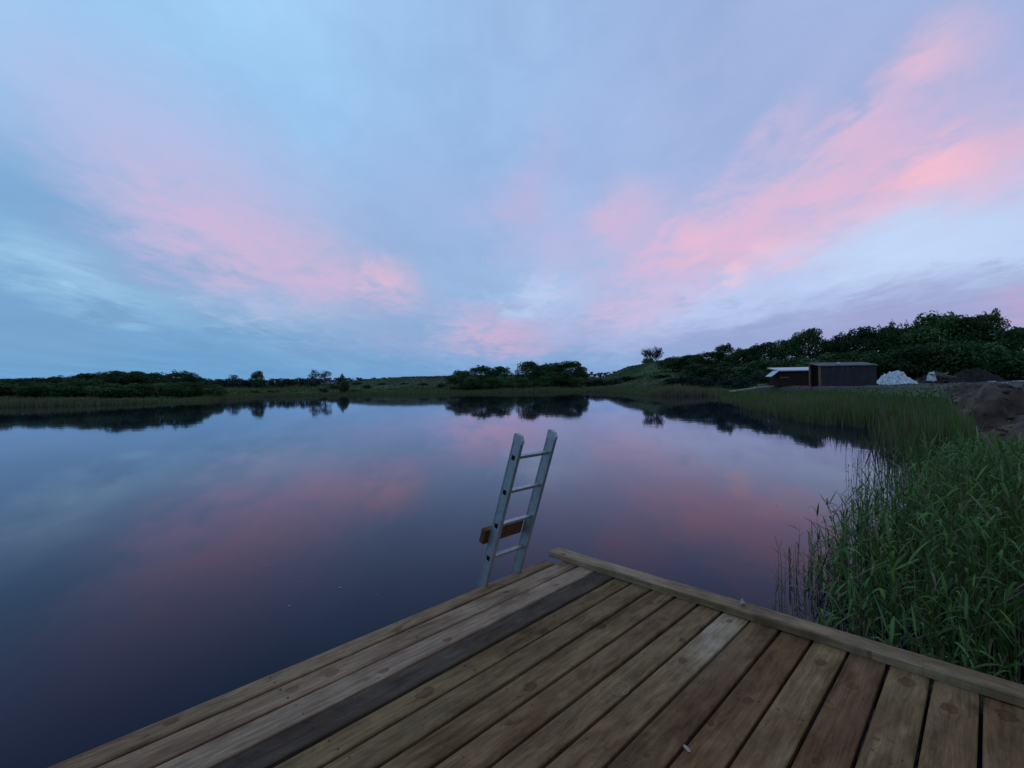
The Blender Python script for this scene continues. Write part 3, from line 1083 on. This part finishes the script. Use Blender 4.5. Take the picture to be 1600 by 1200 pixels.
# reed fringe round the far shore
S = Strips()
pts, dist = [], []
i0 = 14
for i in range(i0, 34):
    a, b = SHORE[i], SHORE[i + 1]
    ln = np.hypot(*(b - a))
    k = int(ln * 130)
    t = rng.random(k)[:, None]
    nrm = np.array([(b - a)[1], -(b - a)[0]]) / ln
    off = rng.normal(.6, 1.1, k)
    pts.append(a + (b - a) * t + nrm * off[:, None])
P = np.concatenate(pts)
sd = shore_dist(P)
P = P[(sd > -1.6) & (sd < 4)]
sd = shore_dist(P)
x, y = P[:, 0], P[:, 1]
n = len(x)
z0 = np.maximum(height(x, y), -.05)
nz = fbm(x / 7, y / 7, 3)
h = np.clip(.55 + .9 * nz + rng.normal(0, .18, n), .15, 1.5)
strawzone = np.exp(-((x - gp(1085, 68)[0]) / 5.0) ** 2 - ((y - 67) / 6.0) ** 2)
h += strawzone * .6
az = rng.uniform(0, 2 * np.pi, n)
d = unit(az, np.pi / 2 - np.abs(rng.normal(0, .15, n)))
sa = rng.normal(0, .5, n)
side = np.stack([np.cos(sa), np.sin(sa), np.zeros(n)], 1)
st = (rng.random(n) < np.clip(.22 + .6 * nz + strawzone * .7, .05, .9))[:, None]
ct = np.where(st, STRAW * .62, GREEN * np.array([.82, .82, 1.3]) * rng.uniform(.6, 1.3, (n, 1)))
cb = np.where(st, STRAW * .5, STRAW * .25 + GREEN * .4)
S.add(np.stack([x, y, z0], 1), d, side, h, rng.uniform(.05, .11, n), rng.uniform(0, .25, n), 2, cb, ct)
link('shore_reeds', S.mesh('shore_reeds'), M_REED, kind='stuff', label='low reed and grass fringe along the far shore', category='reeds')

# rough grass on the far meadow, knoll and round the cabin
S = Strips()
N = 70000
x = np.concatenate([rng.uniform(-120, 75, N), rng.uniform(16, 50, 9000)])
y = np.concatenate([rng.uniform(70, 215, N), rng.uniform(20, 66, 9000)])
sd = shore_dist(np.stack([x, y], 1))
m = (sd > 1.5) & (np.abs(x) < y * 1.15) & (rng.random(len(x)) < 1 - .85 * soil_mask(x, y))
x, y = x[m], y[m]
n = len(x)
z0 = height(x, y)
nz = fbm(x / 12 + 5, y / 6, 4)
az = rng.uniform(0, 2 * np.pi, n)
d = unit(az, np.pi / 2 - np.abs(rng.normal(0, .4, n)))
sa = rng.normal(0, .6, n)
side = np.stack([np.cos(sa), np.sin(sa), np.zeros(n)], 1)
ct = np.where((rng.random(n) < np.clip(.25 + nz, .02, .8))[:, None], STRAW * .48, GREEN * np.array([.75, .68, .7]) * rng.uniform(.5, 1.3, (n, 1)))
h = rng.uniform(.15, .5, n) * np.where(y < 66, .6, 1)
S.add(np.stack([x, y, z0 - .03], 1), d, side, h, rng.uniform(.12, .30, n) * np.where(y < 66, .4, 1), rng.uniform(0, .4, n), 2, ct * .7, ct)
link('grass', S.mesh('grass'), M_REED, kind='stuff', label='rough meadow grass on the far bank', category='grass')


# ------------------------------------------------------------------ trees
def crown_mesh(name, seed, blobs, nleaf, leaf, col, squash=1.0, openness=0.0):
    """leaf clumps on and inside overlapping lobes; unit height (z 0..1)"""
    r = np.random.default_rng(seed)
    bl = np.array(blobs)                      # x, y, z, rx, rz
    area = bl[:, 3] ** 2
    which = r.choice(len(bl), nleaf, p=area / area.sum())
    B = bl[which]
    dirs = r.normal(size=(nleaf, 3))
    dirs /= np.linalg.norm(dirs, axis=1)[:, None]
    dirs[:, 2] = np.abs(dirs[:, 2]) * np.where(r.random(nleaf) < .72, 1, -1)
    rad = 1 - np.abs(r.normal(0, .16 + openness, nleaf))
    rad += np.where(r.random(nleaf) < .10, r.uniform(.02, .22, nleaf), 0)
    c = B[:, :3] + dirs * np.stack([B[:, 3], B[:, 3], B[:, 4]], 1) * rad[:, None]
    nrm = dirs + r.normal(0, .55, (nleaf, 3))
    nrm /= np.linalg.norm(nrm, axis=1)[:, None]
    u = np.cross(nrm, r.normal(size=(nleaf, 3)))
    u /= np.linalg.norm(u, axis=1)[:, None]
    v = np.cross(nrm, u)
    s = leaf * r.uniform(.55, 1.35, nleaf)[:, None]
    V = np.stack([c - u * s, c - v * s * .55 + nrm * s * .15, c + u * s, c + v * s * .55 + nrm * s * .15], 1).reshape(-1, 3)
    F = np.arange(nleaf * 4).reshape(-1, 4)
    lobe = r.uniform(.72, 1.3, len(bl))[which]
    k = (lobe * r.uniform(.6, 1.4, nleaf))[:, None]
    C = np.repeat(np.array(col) * k, 4, axis=0)
    return fast_mesh(name, V, [F], np.clip(C, .002, 1))


def lobes(seed, kind):
    r = np.random.default_rng(seed)
    out = []
    if kind in ('broad', 'spiky'):            # one leafy body nearly to the ground, bumps and short sprays on its dome
        out += [(0, 0, .26, .40, .26), (0, 0, .50, .36, .34), (r.uniform(-.06, .06), r.uniform(-.06, .06), .66, .25, .25)]
        for k in range(17):
            a = r.uniform(0, 6.28)
            e = r.uniform(-.1, 1.35)
            q = r.uniform(.86, 1.04)
            sz = r.uniform(.09, .16)
            out.append((.36 * math.cos(a) * math.cos(e) * q, .36 * math.sin(a) * math.cos(e) * q, .46 + .40 * math.sin(e) * q, sz, sz * .9))
        for k in range(4 if kind == 'broad' else 9):
            a = r.uniform(0, 6.28)
            e = r.uniform(.6, 1.4)
            out.append((.36 * math.cos(a) * math.cos(e), .36 * math.sin(a) * math.cos(e), .50 + .42 * math.sin(e), .05, .075 if kind == 'broad' else .095))
    elif kind == 'bush':
        for k in range(12):
            a = r.uniform(0, 6.28)
            rr = r.uniform(.1, .42)
            s = r.uniform(.16, .26)
            out.append((rr * math.cos(a), rr * math.sin(a), r.uniform(.2, .72), s, s))
        out += [(0, 0, .4, .4, .38)]
    elif kind == 'conic':
        for k in range(14):
            t = k / 13
            a = k * 2.4
            rr = .22 * (1 - t)
            s = .20 * (1 - .75 * t)
            out.append((rr * math.cos(a), rr * math.sin(a), .12 + .8 * t, s, s))
    return out


DARK = (.028, .056, .018)
MID = (.036, .072, .024)
PURP = (.058, .052, .062)


def trunk_mesh(seed):
    r = random.Random(seed)
    mb = MB()
    mb.tube([(0, 0, -.06), (.004, 0, .15), (.01, .008, .38), (0, .015, .66)], [.034, .026, .019, .007], 6)
    for k in range(5):
        a = k * 1.26 + r.uniform(-.3, .3)
        z = r.uniform(.16, .42)
        ln = r.uniform(.18, .3)
        mb.tube([(.005, .004, z), (ln * .5 * math.cos(a), ln * .5 * math.sin(a), z + .10), (ln * math.cos(a), ln * math.sin(a), z + .26)], [.013, .009, .003], 5)
    return mb.mesh('trunk', True)


PROTO = {}
for kind, count, nl, lf_, cl_ in (('broad', 5, 9000, .019, DARK), ('spiky', 3, 8000, .018, DARK), ('bush', 3, 5000, .030, MID), ('conic', 1, 2600, .028, DARK)):
    PROTO[kind] = [(crown_mesh('crown', 100 + i + len(kind) * 13, lobes(31 * i + len(kind), kind), nl, lf_, cl_), trunk_mesh(i + len(kind))) for i in range(count)]
PROTO['purple'] = [(crown_mesh('crown', 501 + i, lobes(77 + i, 'broad'), 1500, .026, PURP, openness=.18), trunk_mesh(70 + i)) for i in range(2)]
PROTO['clump'] = [(crown_mesh('crown', 601, lobes(78, 'bush'), 1000, .05, (.020, .036, .022)), None)]
for ps in PROTO.values():
    for c, t_ in ps:
        c.materials.append(M_LEAF)
        if t_:
            t_.materials.append(M_BARK)


def plant_tree(px, top_y, wpx, depth, kind, label, group, name=None, category='tree', sink=0.15):
    x, y = gp(px, depth)
    z = gz(x, y)
    ztop = CAMZ + (hsky(px) - top_y) * depth / FPX
    h = max(ztop - z, .5) * 1.03
    w = wpx * depth / FPX
    span = {'broad': .90, 'spiky': .90, 'bush': 1.05, 'conic': .6, 'purple': .86, 'clump': 1.05}[kind]
    cm, tm = random.choice(PROTO[kind])
    root = thing(name or ('bush' if kind in ('bush', 'clump') else 'tree'), label, category, (x, y, z - sink), random.uniform(0, 6.28), group)
    root.scale = (w / span, w / span, h)
    link('crown', cm, None, root)
    if tm is not None:
        link('trunk', tm, None, root)
    return root


G = 'trees in the row behind the cabin'
SH = 'dark green broadleaf tree within the dense row behind the cabin and heaps'
for px, ty, wp, D, kind, lab in [
    (1052, 556, 42, 128, 'broad', 'low rounded tree at the left end of the row, right of the bare tree'),
    (1080, 553, 52, 122, 'broad', 'low dark crown next to the leftmost low tree of the right-hand row'),
    (1108, 548, 50, 116, 'broad', 'low crown immediately left of the tufted-top tree in the right-hand row'),
    (1136, 536, 38, 112, 'spiky', 'tree with a tufted top rising above the low left part of the right-hand row'),
    (1162, 542, 52, 108, 'broad', 'crown immediately right of the tufted-top tree in the right-hand row'),
    (1196, 534, 58, 102, 'broad', 'dark crown on the skyline above the left tip of the white shed roof'),
    (1228, 530, 46, 99, 'spiky', 'crown leaning against the left side of the tall round-topped tree'),
    (1266, 512, 54, 96, 'broad', 'tall round-topped tree standing behind the white-roofed shed'),
    (1302, 530, 46, 95, 'broad', 'low crown filling the skyline dip right of the tall round-topped tree'),
    (1324, 517, 50, 92, 'spiky', 'crown with short sprays rising above the middle of the dark cabin'),
    (1354, 510, 64, 88, 'broad', 'broad dark tree rising behind the right half of the dark cabin'),
    (1392, 503, 56, 84, 'spiky', 'tree with pointed sprays rising behind the heap of white sheeting'),
    (1424, 503, 50, 84, 'spiky', 'narrow crown leaning against the left side of the broadest domed tree'),
    (1464, 485, 92, 80, 'broad', 'broadest domed tree of the row, behind the heap of broken timber'),
    (1514, 490, 76, 78, 'broad', 'wide dark tree between the broadest dome and the pointed-crest tree'),
    (1552, 484, 58, 76, 'spiky', 'tall tree with a pointed right crest, last before the dip at the right'),
    (1606, 510, 64, 72, 'broad', 'lower tree past the dip in the row, cut by the right edge of the photo'),
    (1095, 566, 50, 108, 'bush', SH), (1140, 563, 56, 100, 'bush', SH), (1185, 560, 60, 93, 'bush', SH), (1225, 556, 56, 88, 'bush', SH),
    (1290, 548, 64, 84, 'bush', SH), (1340, 545, 64, 80, 'bush', SH), (1385, 540, 60, 77, 'bush', SH), (1430, 536, 70, 74, 'bush', SH),
    (1480, 530, 80, 72, 'bush', SH), (1530, 532, 76, 71, 'bush', SH), (1580, 540, 70, 70, 'bush', SH), (1630, 540, 80, 68, 'bush', SH),
]:
    plant_tree(px, ty, wp * 1.28, D, kind, lab, G, name='tree')

G = 'low shrubs on the bank left of the cabin'
for px, ty, wp, D, lab in [(1120, 577, 40, 84, None), (1150, 577, 46, 80, None), (1185, 574, 46, 76, 'dark shrub at the left end of the white-roofed shed'),
                           (1075, 579, 40, 92, None), (1205, 578, 30, 72, None), (1100, 583, 34, 76, None), (1135, 585, 40, 72, None), (1165, 586, 40, 69, None),
                           (1030, 584, 50, 118, None), (985, 586, 50, 125, None), (955, 589, 44, 124, None), (930, 590, 40, 126, None), (1055, 588, 50, 104, None)]:
    plant_tree(px, ty, wp, D, 'clump', lab or 'low dark shrub on the grassy bank below the knoll and tree row', G)

G = 'trees of the grove on the middle of the far shore'
SH = 'round dark tree in the grove on the middle of the far shore'
for px, ty, wp, D, kind, lab in [
    (720, 577, 46, 124, 'broad', 'leftmost low rounded tree of the grove on the middle of the far shore'),
    (752, 570, 56, 128, 'broad', 'broad second dome of the grove, behind the pale round bush on its left'), (784, 571, 46, 131, 'broad', 'dome rising straight behind the pale round bush in the grove'),
    (826, 563, 50, 136, 'broad', 'tallest left-hand dome of the grove, above the pale round bush'),
    (852, 567, 38, 142, 'broad', 'lower crown right beside the tallest left-hand dome of the grove'), (868, 566, 40, 143, 'spiky', 'crown left beside the tall right-hand tree of the grove'), (892, 563, 46, 141, 'broad', 'tall right-hand tree of the grove on the middle of the far shore'),
    (907, 573, 26, 140, 'spiky', 'small rightmost tree of the grove, its crown tipping toward the knoll'),
    (790, 586, 32, 121, 'bush', 'lighter green round bush at the front of the grove'),
    (838, 590, 22, 122, 'conic', 'small pointed bush at the foot of the grove, right of the pale round bush'),
    (876, 578, 44, 126, 'bush', SH), (738, 586, 40, 120, 'bush', SH), (765, 588, 36, 121, 'bush', SH), (815, 588, 34, 124, 'bush', SH), (900, 588, 30, 126, 'bush', SH), (857, 585, 34, 126, 'bush', SH)]:
    plant_tree(px, ty, wp * 1.12, D, kind, lab, G, name='tree')

G = 'trees of the wood on the left shore'
SH = 'dark green tree in the dense wood on the left shore'
wood = [(-60, 592), (-25, 593), (5, 593), (40, 592), (70, 591), (98, 588), (135, 584), (165, 583), (190, 581), (216, 581), (245, 583), (280, 581), (300, 588)]
for i, (px, ty) in enumerate(wood):
    lab = SH
    if px == 280:
        lab = 'tree with a small spiky top near the right end of the left-hand wood'
    if px == 135:
        lab = 'domed tree where the left-hand wood begins to rise highest'
    plant_tree(px, ty - 2.5, 56 + 10 * (i % 3), 98 + 3 * (i % 4), 'spiky' if px in (280, 165) else 'broad', lab, G, name='tree')
for i, px in enumerate(range(-50, 330, 27)):
    plant_tree(px + random.uniform(-5, 5), random.uniform(589, 600), 52, 86 + 2 * (i % 4) + 8 * (px > 230), 'bush', SH, G, name='tree')
plant_tree(317, 590, 26, 108, 'spiky', 'small last tree at the right tip of the left-hand wood', G, name='tree')

G = 'lone trees beyond the left meadow'
plant_tree(364, 584, 24, 178, 'purple', 'small greyish round tree just right of the left-hand wood', G)
plant_tree(404, 579, 24, 175, 'spiky', 'upright dark tree standing alone above the meadow hedge', G)
plant_tree(491, 576.5, 22, 180, 'purple', 'left half of the pair of greyish purple trees above the meadow', G)
plant_tree(508, 577, 24, 178, 'purple', 'right half of the pair of greyish purple trees above the meadow', G)
plant_tree(535, 583, 16, 170, 'conic', 'small pointed dark tree behind the round bush by the far shore', G)
plant_tree(538, 592, 21, 131, 'bush', 'round dark green bush at the water edge of the far shore', None, name='bush', category='bush')
G = 'bushes of the meadow hedge'
for px in range(330, 500, 13):
    plant_tree(px + random.uniform(-3, 3), random.uniform(588.5, 592.5), random.uniform(18, 26), random.uniform(168, 185), 'clump', 'low dark bush in the hedge behind the left meadow', G)
for px, ty, D in [(505, 604, 133), (555, 607, 131), (395, 609, 133), (425, 608, 134), (520, 599, 150), (575, 600, 150), (600, 598, 160), (630, 599, 158), (660, 597, 155),
                  (690, 597, 140), (560, 596, 165), (585, 593, 180), (640, 593, 182), (675, 592, 178)]:
    plant_tree(px, ty, random.uniform(16, 26), D, 'clump', 'small dark shrub scattered over the heath and meadow of the far shore', 'shrubs on the far heath')

# the bare shrub on the knoll
kx, ky = KX, KY
kz = gz(kx, ky)
kt = thing('bare_tree', 'sparse purplish bare tree standing alone on top of the knoll', 'tree', (kx, ky, kz - .1))
hgt = (hsky(1022) - 541) * 162 / FPX + CAMZ - kz
mb = MB()
rr = random.Random(5)
tips = []


def branch(p, d, ln, r, depth):
    q = p + d * ln * .5 + Vector((rr.uniform(-1, 1), rr.uniform(-1, 1), rr.uniform(-.3, .6))) * ln * .07
    e = q + d * ln * .5
    mb.tube([p, q, e], [r, r * .8, r * .55], 4)
    tips.extend([q, e])
    if depth:
        for k in range(3 if depth > 1 else 4):
            nd = (d + Vector((rr.uniform(-1, 1), rr.uniform(-1, 1), rr.uniform(-.35, .75))) * .75).normalized()
            branch(e if k else q, nd, ln * rr.uniform(.6, .85), r * .55, depth - 1)


for k in range(9):
    a = k * .7 + rr.uniform(-.2, .2)
    branch(Vector((rr.uniform(-.3, .3), rr.uniform(-.3, .3), 0)), Vector((math.cos(a) * .62, math.sin(a) * .62, rr.uniform(.6, 1.1))).normalized(), hgt * .30, .085, 4)
M_TWIG = plain('twig', (.050, .042, .050), .9, .1)
zmax = max(v[2] for v in mb.v)
xm = max(abs(v[0]) for v in mb.v)
tr = mb.obj('trunk', M_TWIG, kt)
sc = hgt / zmax
wsc = (19 * 162 / FPX) / xm
tr.scale = (wsc, wsc, sc)
T = np.array([tuple(t) for t in tips]) * np.array([wsc, wsc, sc])
T = T[rng.random(len(T)) < .8]
n = len(T)
dz = unit(rng.uniform(0, 6.28, n), rng.uniform(-.2, 1.3, n))
sa = rng.uniform(0, 3.14, n)
S = Strips()
S.add(T, dz, np.stack([np.cos(sa), np.sin(sa), np.zeros(n)], 1), rng.uniform(.25, .7, n), rng.uniform(.09, .22, n), np.zeros(n), 2, np.tile(np.array(PURP) * .8, (n, 1)), np.tile(np.array(PURP) * 1.05, (n, 1)))
link('crown', S.mesh('crown'), M_LEAF, kt)
plant_tree(1013, 557, 18, 160, 'bush', 'dense dark bush at the left foot of the bare tree on the knoll', None, name='bush', category='bush', sink=.3)

# the far treeline reads as one mass
r_ = np.random.default_rng(3)
cs = []
for px in np.arange(-200, 1750, 5.0):
    D = 430 + 60 * vnoise(np.array([px / 90.0]), np.array([2.0]))[0]
    x, y = gp(px, D)
    ty = np.interp(px, [-200, 0, 60, 330, 620, 940, 1040, 1700], [594, 592.5, 594, 592, 590.3, 581.5, 578, 566]) + r_.uniform(-1, 3.5)
    zt = CAMZ + (hsky(px) - ty) * D / FPX
    cs.append((x, y, zt))
cs = np.array(cs)
k = 70
c = np.repeat(cs, k, 0)
n = len(c)
g0 = height(c[:, 0], c[:, 1])
hh = np.maximum(c[:, 2] - g0, 1.5)
t = r_.random(n) ** .7
V0 = c.copy()
V0[:, 0] += r_.normal(0, 2.0, n) * (1.15 - t)
V0[:, 1] += r_.normal(0, 3.0, n)
V0[:, 2] = g0 + hh * t
u = r_.normal(size=(n, 3)); u /= np.linalg.norm(u, axis=1)[:, None]
v = np.cross(u, r_.normal(size=(n, 3))); v /= np.linalg.norm(v, axis=1)[:, None]
s = r_.uniform(.4, 1.1, n)[:, None]
V = np.stack([V0 - u * s, V0 - v * s * .6, V0 + u * s, V0 + v * s * .6], 1).reshape(-1, 3)
C = np.repeat(np.array((.026, .040, .034)) * r_.uniform(.6, 1.3, (n, 1)), 4, 0)
link('distant_treeline', fast_mesh('distant_treeline', V, [np.arange(n * 4).reshape(-1, 4)], C), M_LEAF, kind='stuff', label='distant low wooded skyline beyond the meadows', category='treeline')

# ------------------------------------------------------------------ cabin, shed, heaps, planks
M_PANEL = plain('dark_sheeting', (.017, .016, .023), .6, .3, .25, 1.5)
M_ROOFDK = plain('roof_felt', (.10, .095, .11), .8, .2, .2, 2)
M_ORANGE = plain('new_timber', (.20, .085, .045), .7, .2, .2, 6)
M_WHITE = plain('white_sheet_roof', (.42, .45, .49), .45, .4, .08, 2)
M_BROWN = plain('dark_boarding', (.030, .017, .014), .85, .15, .25, 3)

cx, cy = gp(1281.5, 52)
cz = 1.02
cab = thing('dark_cabin', 'dark blue-black boarded cabin with two orange timber door posts on the bank', 'cabin', (cx, cy, cz), math.radians(1))
CL, CW, CH = 5.95, 1.75, 2.12
for k in range(7):
    w = CL / 7
    MB().box(k * w + .005, (k + 1) * w - .005, 0, .04, -.3, CH, .008).obj('panel', M_PANEL, cab)
MB().box(.02, CL - .02, .042, .10, -.3, CH - .01).obj('backing', M_HOLLOW_SHADE, cab)
MB().box(0, CL, CW - .05, CW, -.3, CH + .2).obj('rear_wall', M_PANEL, cab)
MB().prism([(.02, -.3), (CW - .06, -.3), (CW - .06, CH + .2), (.02, CH)], 'x', CL - .05, CL).obj('end_wall', M_PANEL, cab)
MB().prism([(.16, -.3), (CW - .16, -.3), (CW - .16, CH + .15), (.16, CH - .02)], 'x', .25, .29).obj('doorway', M_HOLLOW_SHADE, cab)  # near-black sheet painting the shade of the open doorway
MB().box(-.10, .07, -.03, .14, -.3, CH + .02, .01).obj('door_post', M_ORANGE, cab)
MB().box(-.10, .07, CW - .14, CW + .03, -.3, CH + .27, .01).obj('door_post', M_ORANGE, cab)
MB().prism([(-.18, CH + .02), (-.18, CH + .10), (CW + .15, CH + .46), (CW + .15, CH + .38)], 'x', -.13, CL + .05).obj('roof', M_ROOFDK, cab)
for px in (1302, 1316, 1324, 1332):
    hx = (px - 1281.5) / (1369 - 1281.5) * CL
    MB().box(hx - .035, hx + .035, -.035, -.004, CH - .30, CH - .06).obj('hook', M_ORANGE, cab)
MB().box(2.3, 2.5, .5, .8, CH + .26, CH + .42, .03).obj('roof_vent', M_WHITE, cab)

sx, sy = gp(1217, 60)
shd = thing('low_shed', 'low dark brown shed under a white sheet roof, left of the cabin', 'shed', (sx, sy, 1.2))
SL = 5.3
for k in range(6):
    w = SL / 6
    MB().box(k * w + .01, (k + 1) * w - .01, 0, .04, -.3, 1.62).obj('wall_board', M_BROWN, shd)
MB().box(0, SL, .045, .09, -.3, 1.60).obj('backing', M_HOLLOW_SHADE, shd)
MB().prism([(.1, -.3), (2.2, -.3), (2.2, 1.9), (.1, 1.62)], 'x', -.05, -.01).obj('end_wall', M_BROWN, shd)
MB().prism([(-.35, 1.66), (-.35, 1.78), (2.5, 2.16), (2.5, 2.06)], 'x', -.10, SL + .1).obj('roof', M_WHITE, shd)
MB().prism([(-1.05, 1.02), (-1.05, 1.08), (-.13, 1.74), (-.13, 1.68)], 'y', -.35, 1.1).obj('awning', M_WHITE, shd)
MB().box(-.95, -.87, -.30, -.22, -.3, 1.09).obj('awning_post', M_BROWN, shd)
MB().box(.1, 1.2, -.05, -.005, .85, .95).obj('ledge', M_ORANGE, shd)


def plank_thing(p0, p1, w, h, label, name='wooden_plank'):
    p0, p1 = Vector(p0), Vector(p1)
    d = p1 - p0
    root_rot = Vector((1, 0, 0)).rotation_difference(d.normalized()).to_matrix().to_4x4()
    o = MB().box(0, d.length, -w / 2, w / 2, -h / 2, h / 2, .01).obj(name, M_PLANK)
    o.matrix_world = Matrix.Translation(p0) @ root_rot
    o['label'], o['category'] = label, 'plank'
    return o


M_PLANK = plain('grey_timber', (.24, .21, .18), .8, .2, .25, 4)
plank_thing(at(1142, 611.8, 57), at(1184, 605.8, 59.5), .5, .17, 'pale gangplank sticking out over the water left of the shed')
plank_thing(at(1183, 605.4, 59), at(1207, 603.6, 60), .5, .12, 'pale plank lying on the bank between gangplank and shed')
plank_thing(at(1185, 601.6, 63), at(1199, 600.4, 63.5), .3, .12, 'short pale plank lying behind the gangplank')
plank_thing(at(1500, 678.5, 15.2), at(1516, 677.5, 15.6), .14, .04, 'small pale board at the water edge below the dug soil bank')
p = at(1145, 612, 57.2)
o = MB().tube([(0, 0, -.9), (0, 0, .5)], [.07, .06], 7).obj('mooring_post', M_DARKWOOD)
o.location = (p[0], p[1], .1)
o['label'], o['category'] = 'short dark post holding up the water end of the gangplank', 'post'


def heap(name, px, py0, py1, halfw, depth, seed, rough, mat, label, cat, deep=None, lump=3.0, flat=1.0, res=46):
    """a lumpy mound: irregular outline, many folds, base sunk into the ground"""
    x, y = gp(px, depth)
    z = gz(x, y)
    H = CAMZ + (hsky(px) - py0) * depth / FPX - z
    W = halfw * depth / FPX
    Dp = deep or W * .7
    us = np.linspace(-1, 1, res)
    U, Vv = np.meshgrid(us, us)
    r = np.hypot(U, Vv) + .28 * fbm(U * 1.6 + seed, Vv * 1.6 + seed, 3)
    env = np.clip(1 - r ** 2, 0, 1) ** (.9 * flat)
    n = fbm(U * lump + seed * 3, Vv * lump, 5, .62)
    rid = np.abs(fbm(U * lump * 1.7 + 8, Vv * lump * 1.7 + seed, 4, .6))
    Z = H * env * (1 + rough * n) + rough * H * .55 * (rid - .15) * (env > 0) * np.minimum(env * 2, 1) - .25 * (env <= 0)
    Z = np.where(Z > 0, Z * (H / np.percentile(Z, 99.7)), Z)
    Z = np.minimum(Z, H * 1.05)
    X = U * W * 1.08 + .06 * W * n
    V3 = np.stack([X.ravel(), (Vv * Dp).ravel(), Z.ravel()], 1)
    i = np.arange(res * res).reshape(res, res)
    q = np.stack([i[:-1, :-1], i[:-1, 1:], i[1:, 1:], i[1:, :-1]], -1).reshape(-1, 4)
    o = link(name, fast_mesh(name, V3, [q], None, rough < .5), mat)
    o.location = (x, y, z - .05)
    o['label'], o['category'] = label, cat
    return o, (x, y, z, W, H)


M_FOIL = plain('white_plastic', (.40, .43, .47), .4, .5, .45, 3.0, 0, .6)
heap('plastic_heap', 1398, 579, 597, 28, 57, 4.3, .6, M_FOIL, 'crumpled heap of white plastic sheeting on the ground right of the cabin', 'heap', lump=4.5, res=60)
M_SOIL = plain('dug_soil', (.022, .019, .019), .95, .1, .4, 2.5, 0, .4)
heap('soil_mound', 1521, 574.5, 590, 40, 62, 7.7, .8, M_SOIL, 'low dark mound of soil behind the timber heap at the tree line', 'mound')
_, (hx, hy, hz, HW, HH) = heap('soil_mound', 1460, 583, 592, 30, 59, 2.1, .6, M_SOIL, 'low soil mound under the heap of broken timber', 'mound')
th_root = thing('timber_heap', 'heap of broken timber and branches right of the white plastic heap', 'heap', (hx, hy, hz))
M_STICK = plain('broken_timber', (.16, .115, .085), .85, .2, .4, 2)
mb = MB()
rt = random.Random(9)
for k in range(46):
    cx_, cy_ = rt.gauss(0, HW * .5), rt.uniform(-HW * .5, .2)
    zz = HH * max(.1, 1 - (cx_ / HW) ** 2) * rt.uniform(.45, 1.05)
    a, e, ln = rt.uniform(-.9, .9) + rt.choice((0, math.pi)), rt.uniform(-.5, .5), rt.uniform(.5, 1.3)
    d = Vector((math.cos(a) * math.cos(e), math.sin(a) * math.cos(e), math.sin(e))) * ln / 2
    c = Vector((cx_, cy_, zz + .05))
    r = rt.uniform(.03, .07)
    mb.tube([c - d, c + Vector((0, 0, .03)), c + d], [r, r * .9, r * .7], 4)
o = mb.obj('timber', M_STICK, th_root, kind='stuff')
heap('rubble_heap', 1455, 579.5, 585, 8, 58.3, 5.5, .4, M_FOIL, 'small pale lump of sheeting on top of the heap of broken timber', 'heap', lump=3, res=24)

# clods and stones of the dug bank
M_CLOD = plain('soil_clod', (.062, .043, .036), .95, .1, .4, 3, 0, .4)
import bmesh
V, F = [], []
bmc = bmesh.new()
bmesh.ops.create_icosphere(bmc, subdivisions=1, radius=1)
iv = np.array([v.co[:] for v in bmc.verts])
fi = np.array([[v.index for v in f.verts] for f in bmc.faces])
bmc.free()
k = 0
while k < 2600:
    x, y = rng.uniform(14, 36), rng.uniform(12.5, 34)
    if soil_mask(x, y) < .6 or rng.random() > 1.25 - y / 40:
        continue
    sz = rng.uniform(.015, .055) * (1 + 1.3 * (rng.random() < .12))
    v = iv * (1 + rng.uniform(-.35, .35, (len(iv), 1))) * np.array([1.3, 1.1, .7]) * sz
    a = rng.uniform(0, 6.28)
    v = v @ np.array([[math.cos(a), -math.sin(a), 0], [math.sin(a), math.cos(a), 0], [0, 0, 1]])
    V.append(v + np.array([x, y, gz(x, y) + sz * .2]))
    F.append(fi + k * len(iv))
    k += 1
link('soil_clods', fast_mesh('soil_clods', np.concatenate(V), [np.concatenate(F)]), M_CLOD, kind='stuff', label='clods of dug earth on the bank', category='clods')
# pale scraps lying on the cleared ground
for px, py, D, w, lab in ((1549, 594.5, 56, .9, 'pale flat scrap lying on cleared ground below the far soil mound'), (1571, 596.5, 50, .7, 'pale scrap on cleared ground near the right edge, right of the other scrap'),
                          (1590, 588, 60, 1.5, 'long pale scrap lying before the trees at the right edge')):
    x, y = gp(px, D)
    mb = MB().prism([(-w / 2, -.1), (-w * .1, -.2), (w / 2, -.08), (w * .4, .15), (-w * .3, .18)], 'z', 0, .10)
    o = mb.obj('debris_sheet', M_FOIL)
    o.location = (x, y, gz(x, y) + .02)
    o['label'], o['category'] = lab, 'debris'
    o['group'] = 'scraps on the cleared ground'

# specks of fluff and leaf floating on the lake
V, F = [], []
for k in range(70):
    y = rng.uniform(4.2, 26)
    x = rng.uniform(-.9, .55) * y
    if float(shore_dist(np.array([[x, y]]))[0]) > -.5:
        continue
    n0 = sum(len(v) for v in V)
    r0, a0 = rng.uniform(.004, .013), rng.uniform(0, 6.28)
    an = a0 + np.arange(5) * 1.2566
    rr_ = r0 * rng.uniform(.6, 1.3, 5)
    V.append(np.stack([x + rr_ * np.cos(an) * 1.6, y + rr_ * np.sin(an), np.full(5, .003)], 1))
    F.append(np.array([[0, 1, 2], [0, 2, 3], [0, 3, 4]]) + n0)
link('floating_specks', fast_mesh('floating_specks', np.concatenate(V), [np.concatenate(F)]), M_PALE, kind='stuff', label='tiny pale specks floating on the water', category='specks')
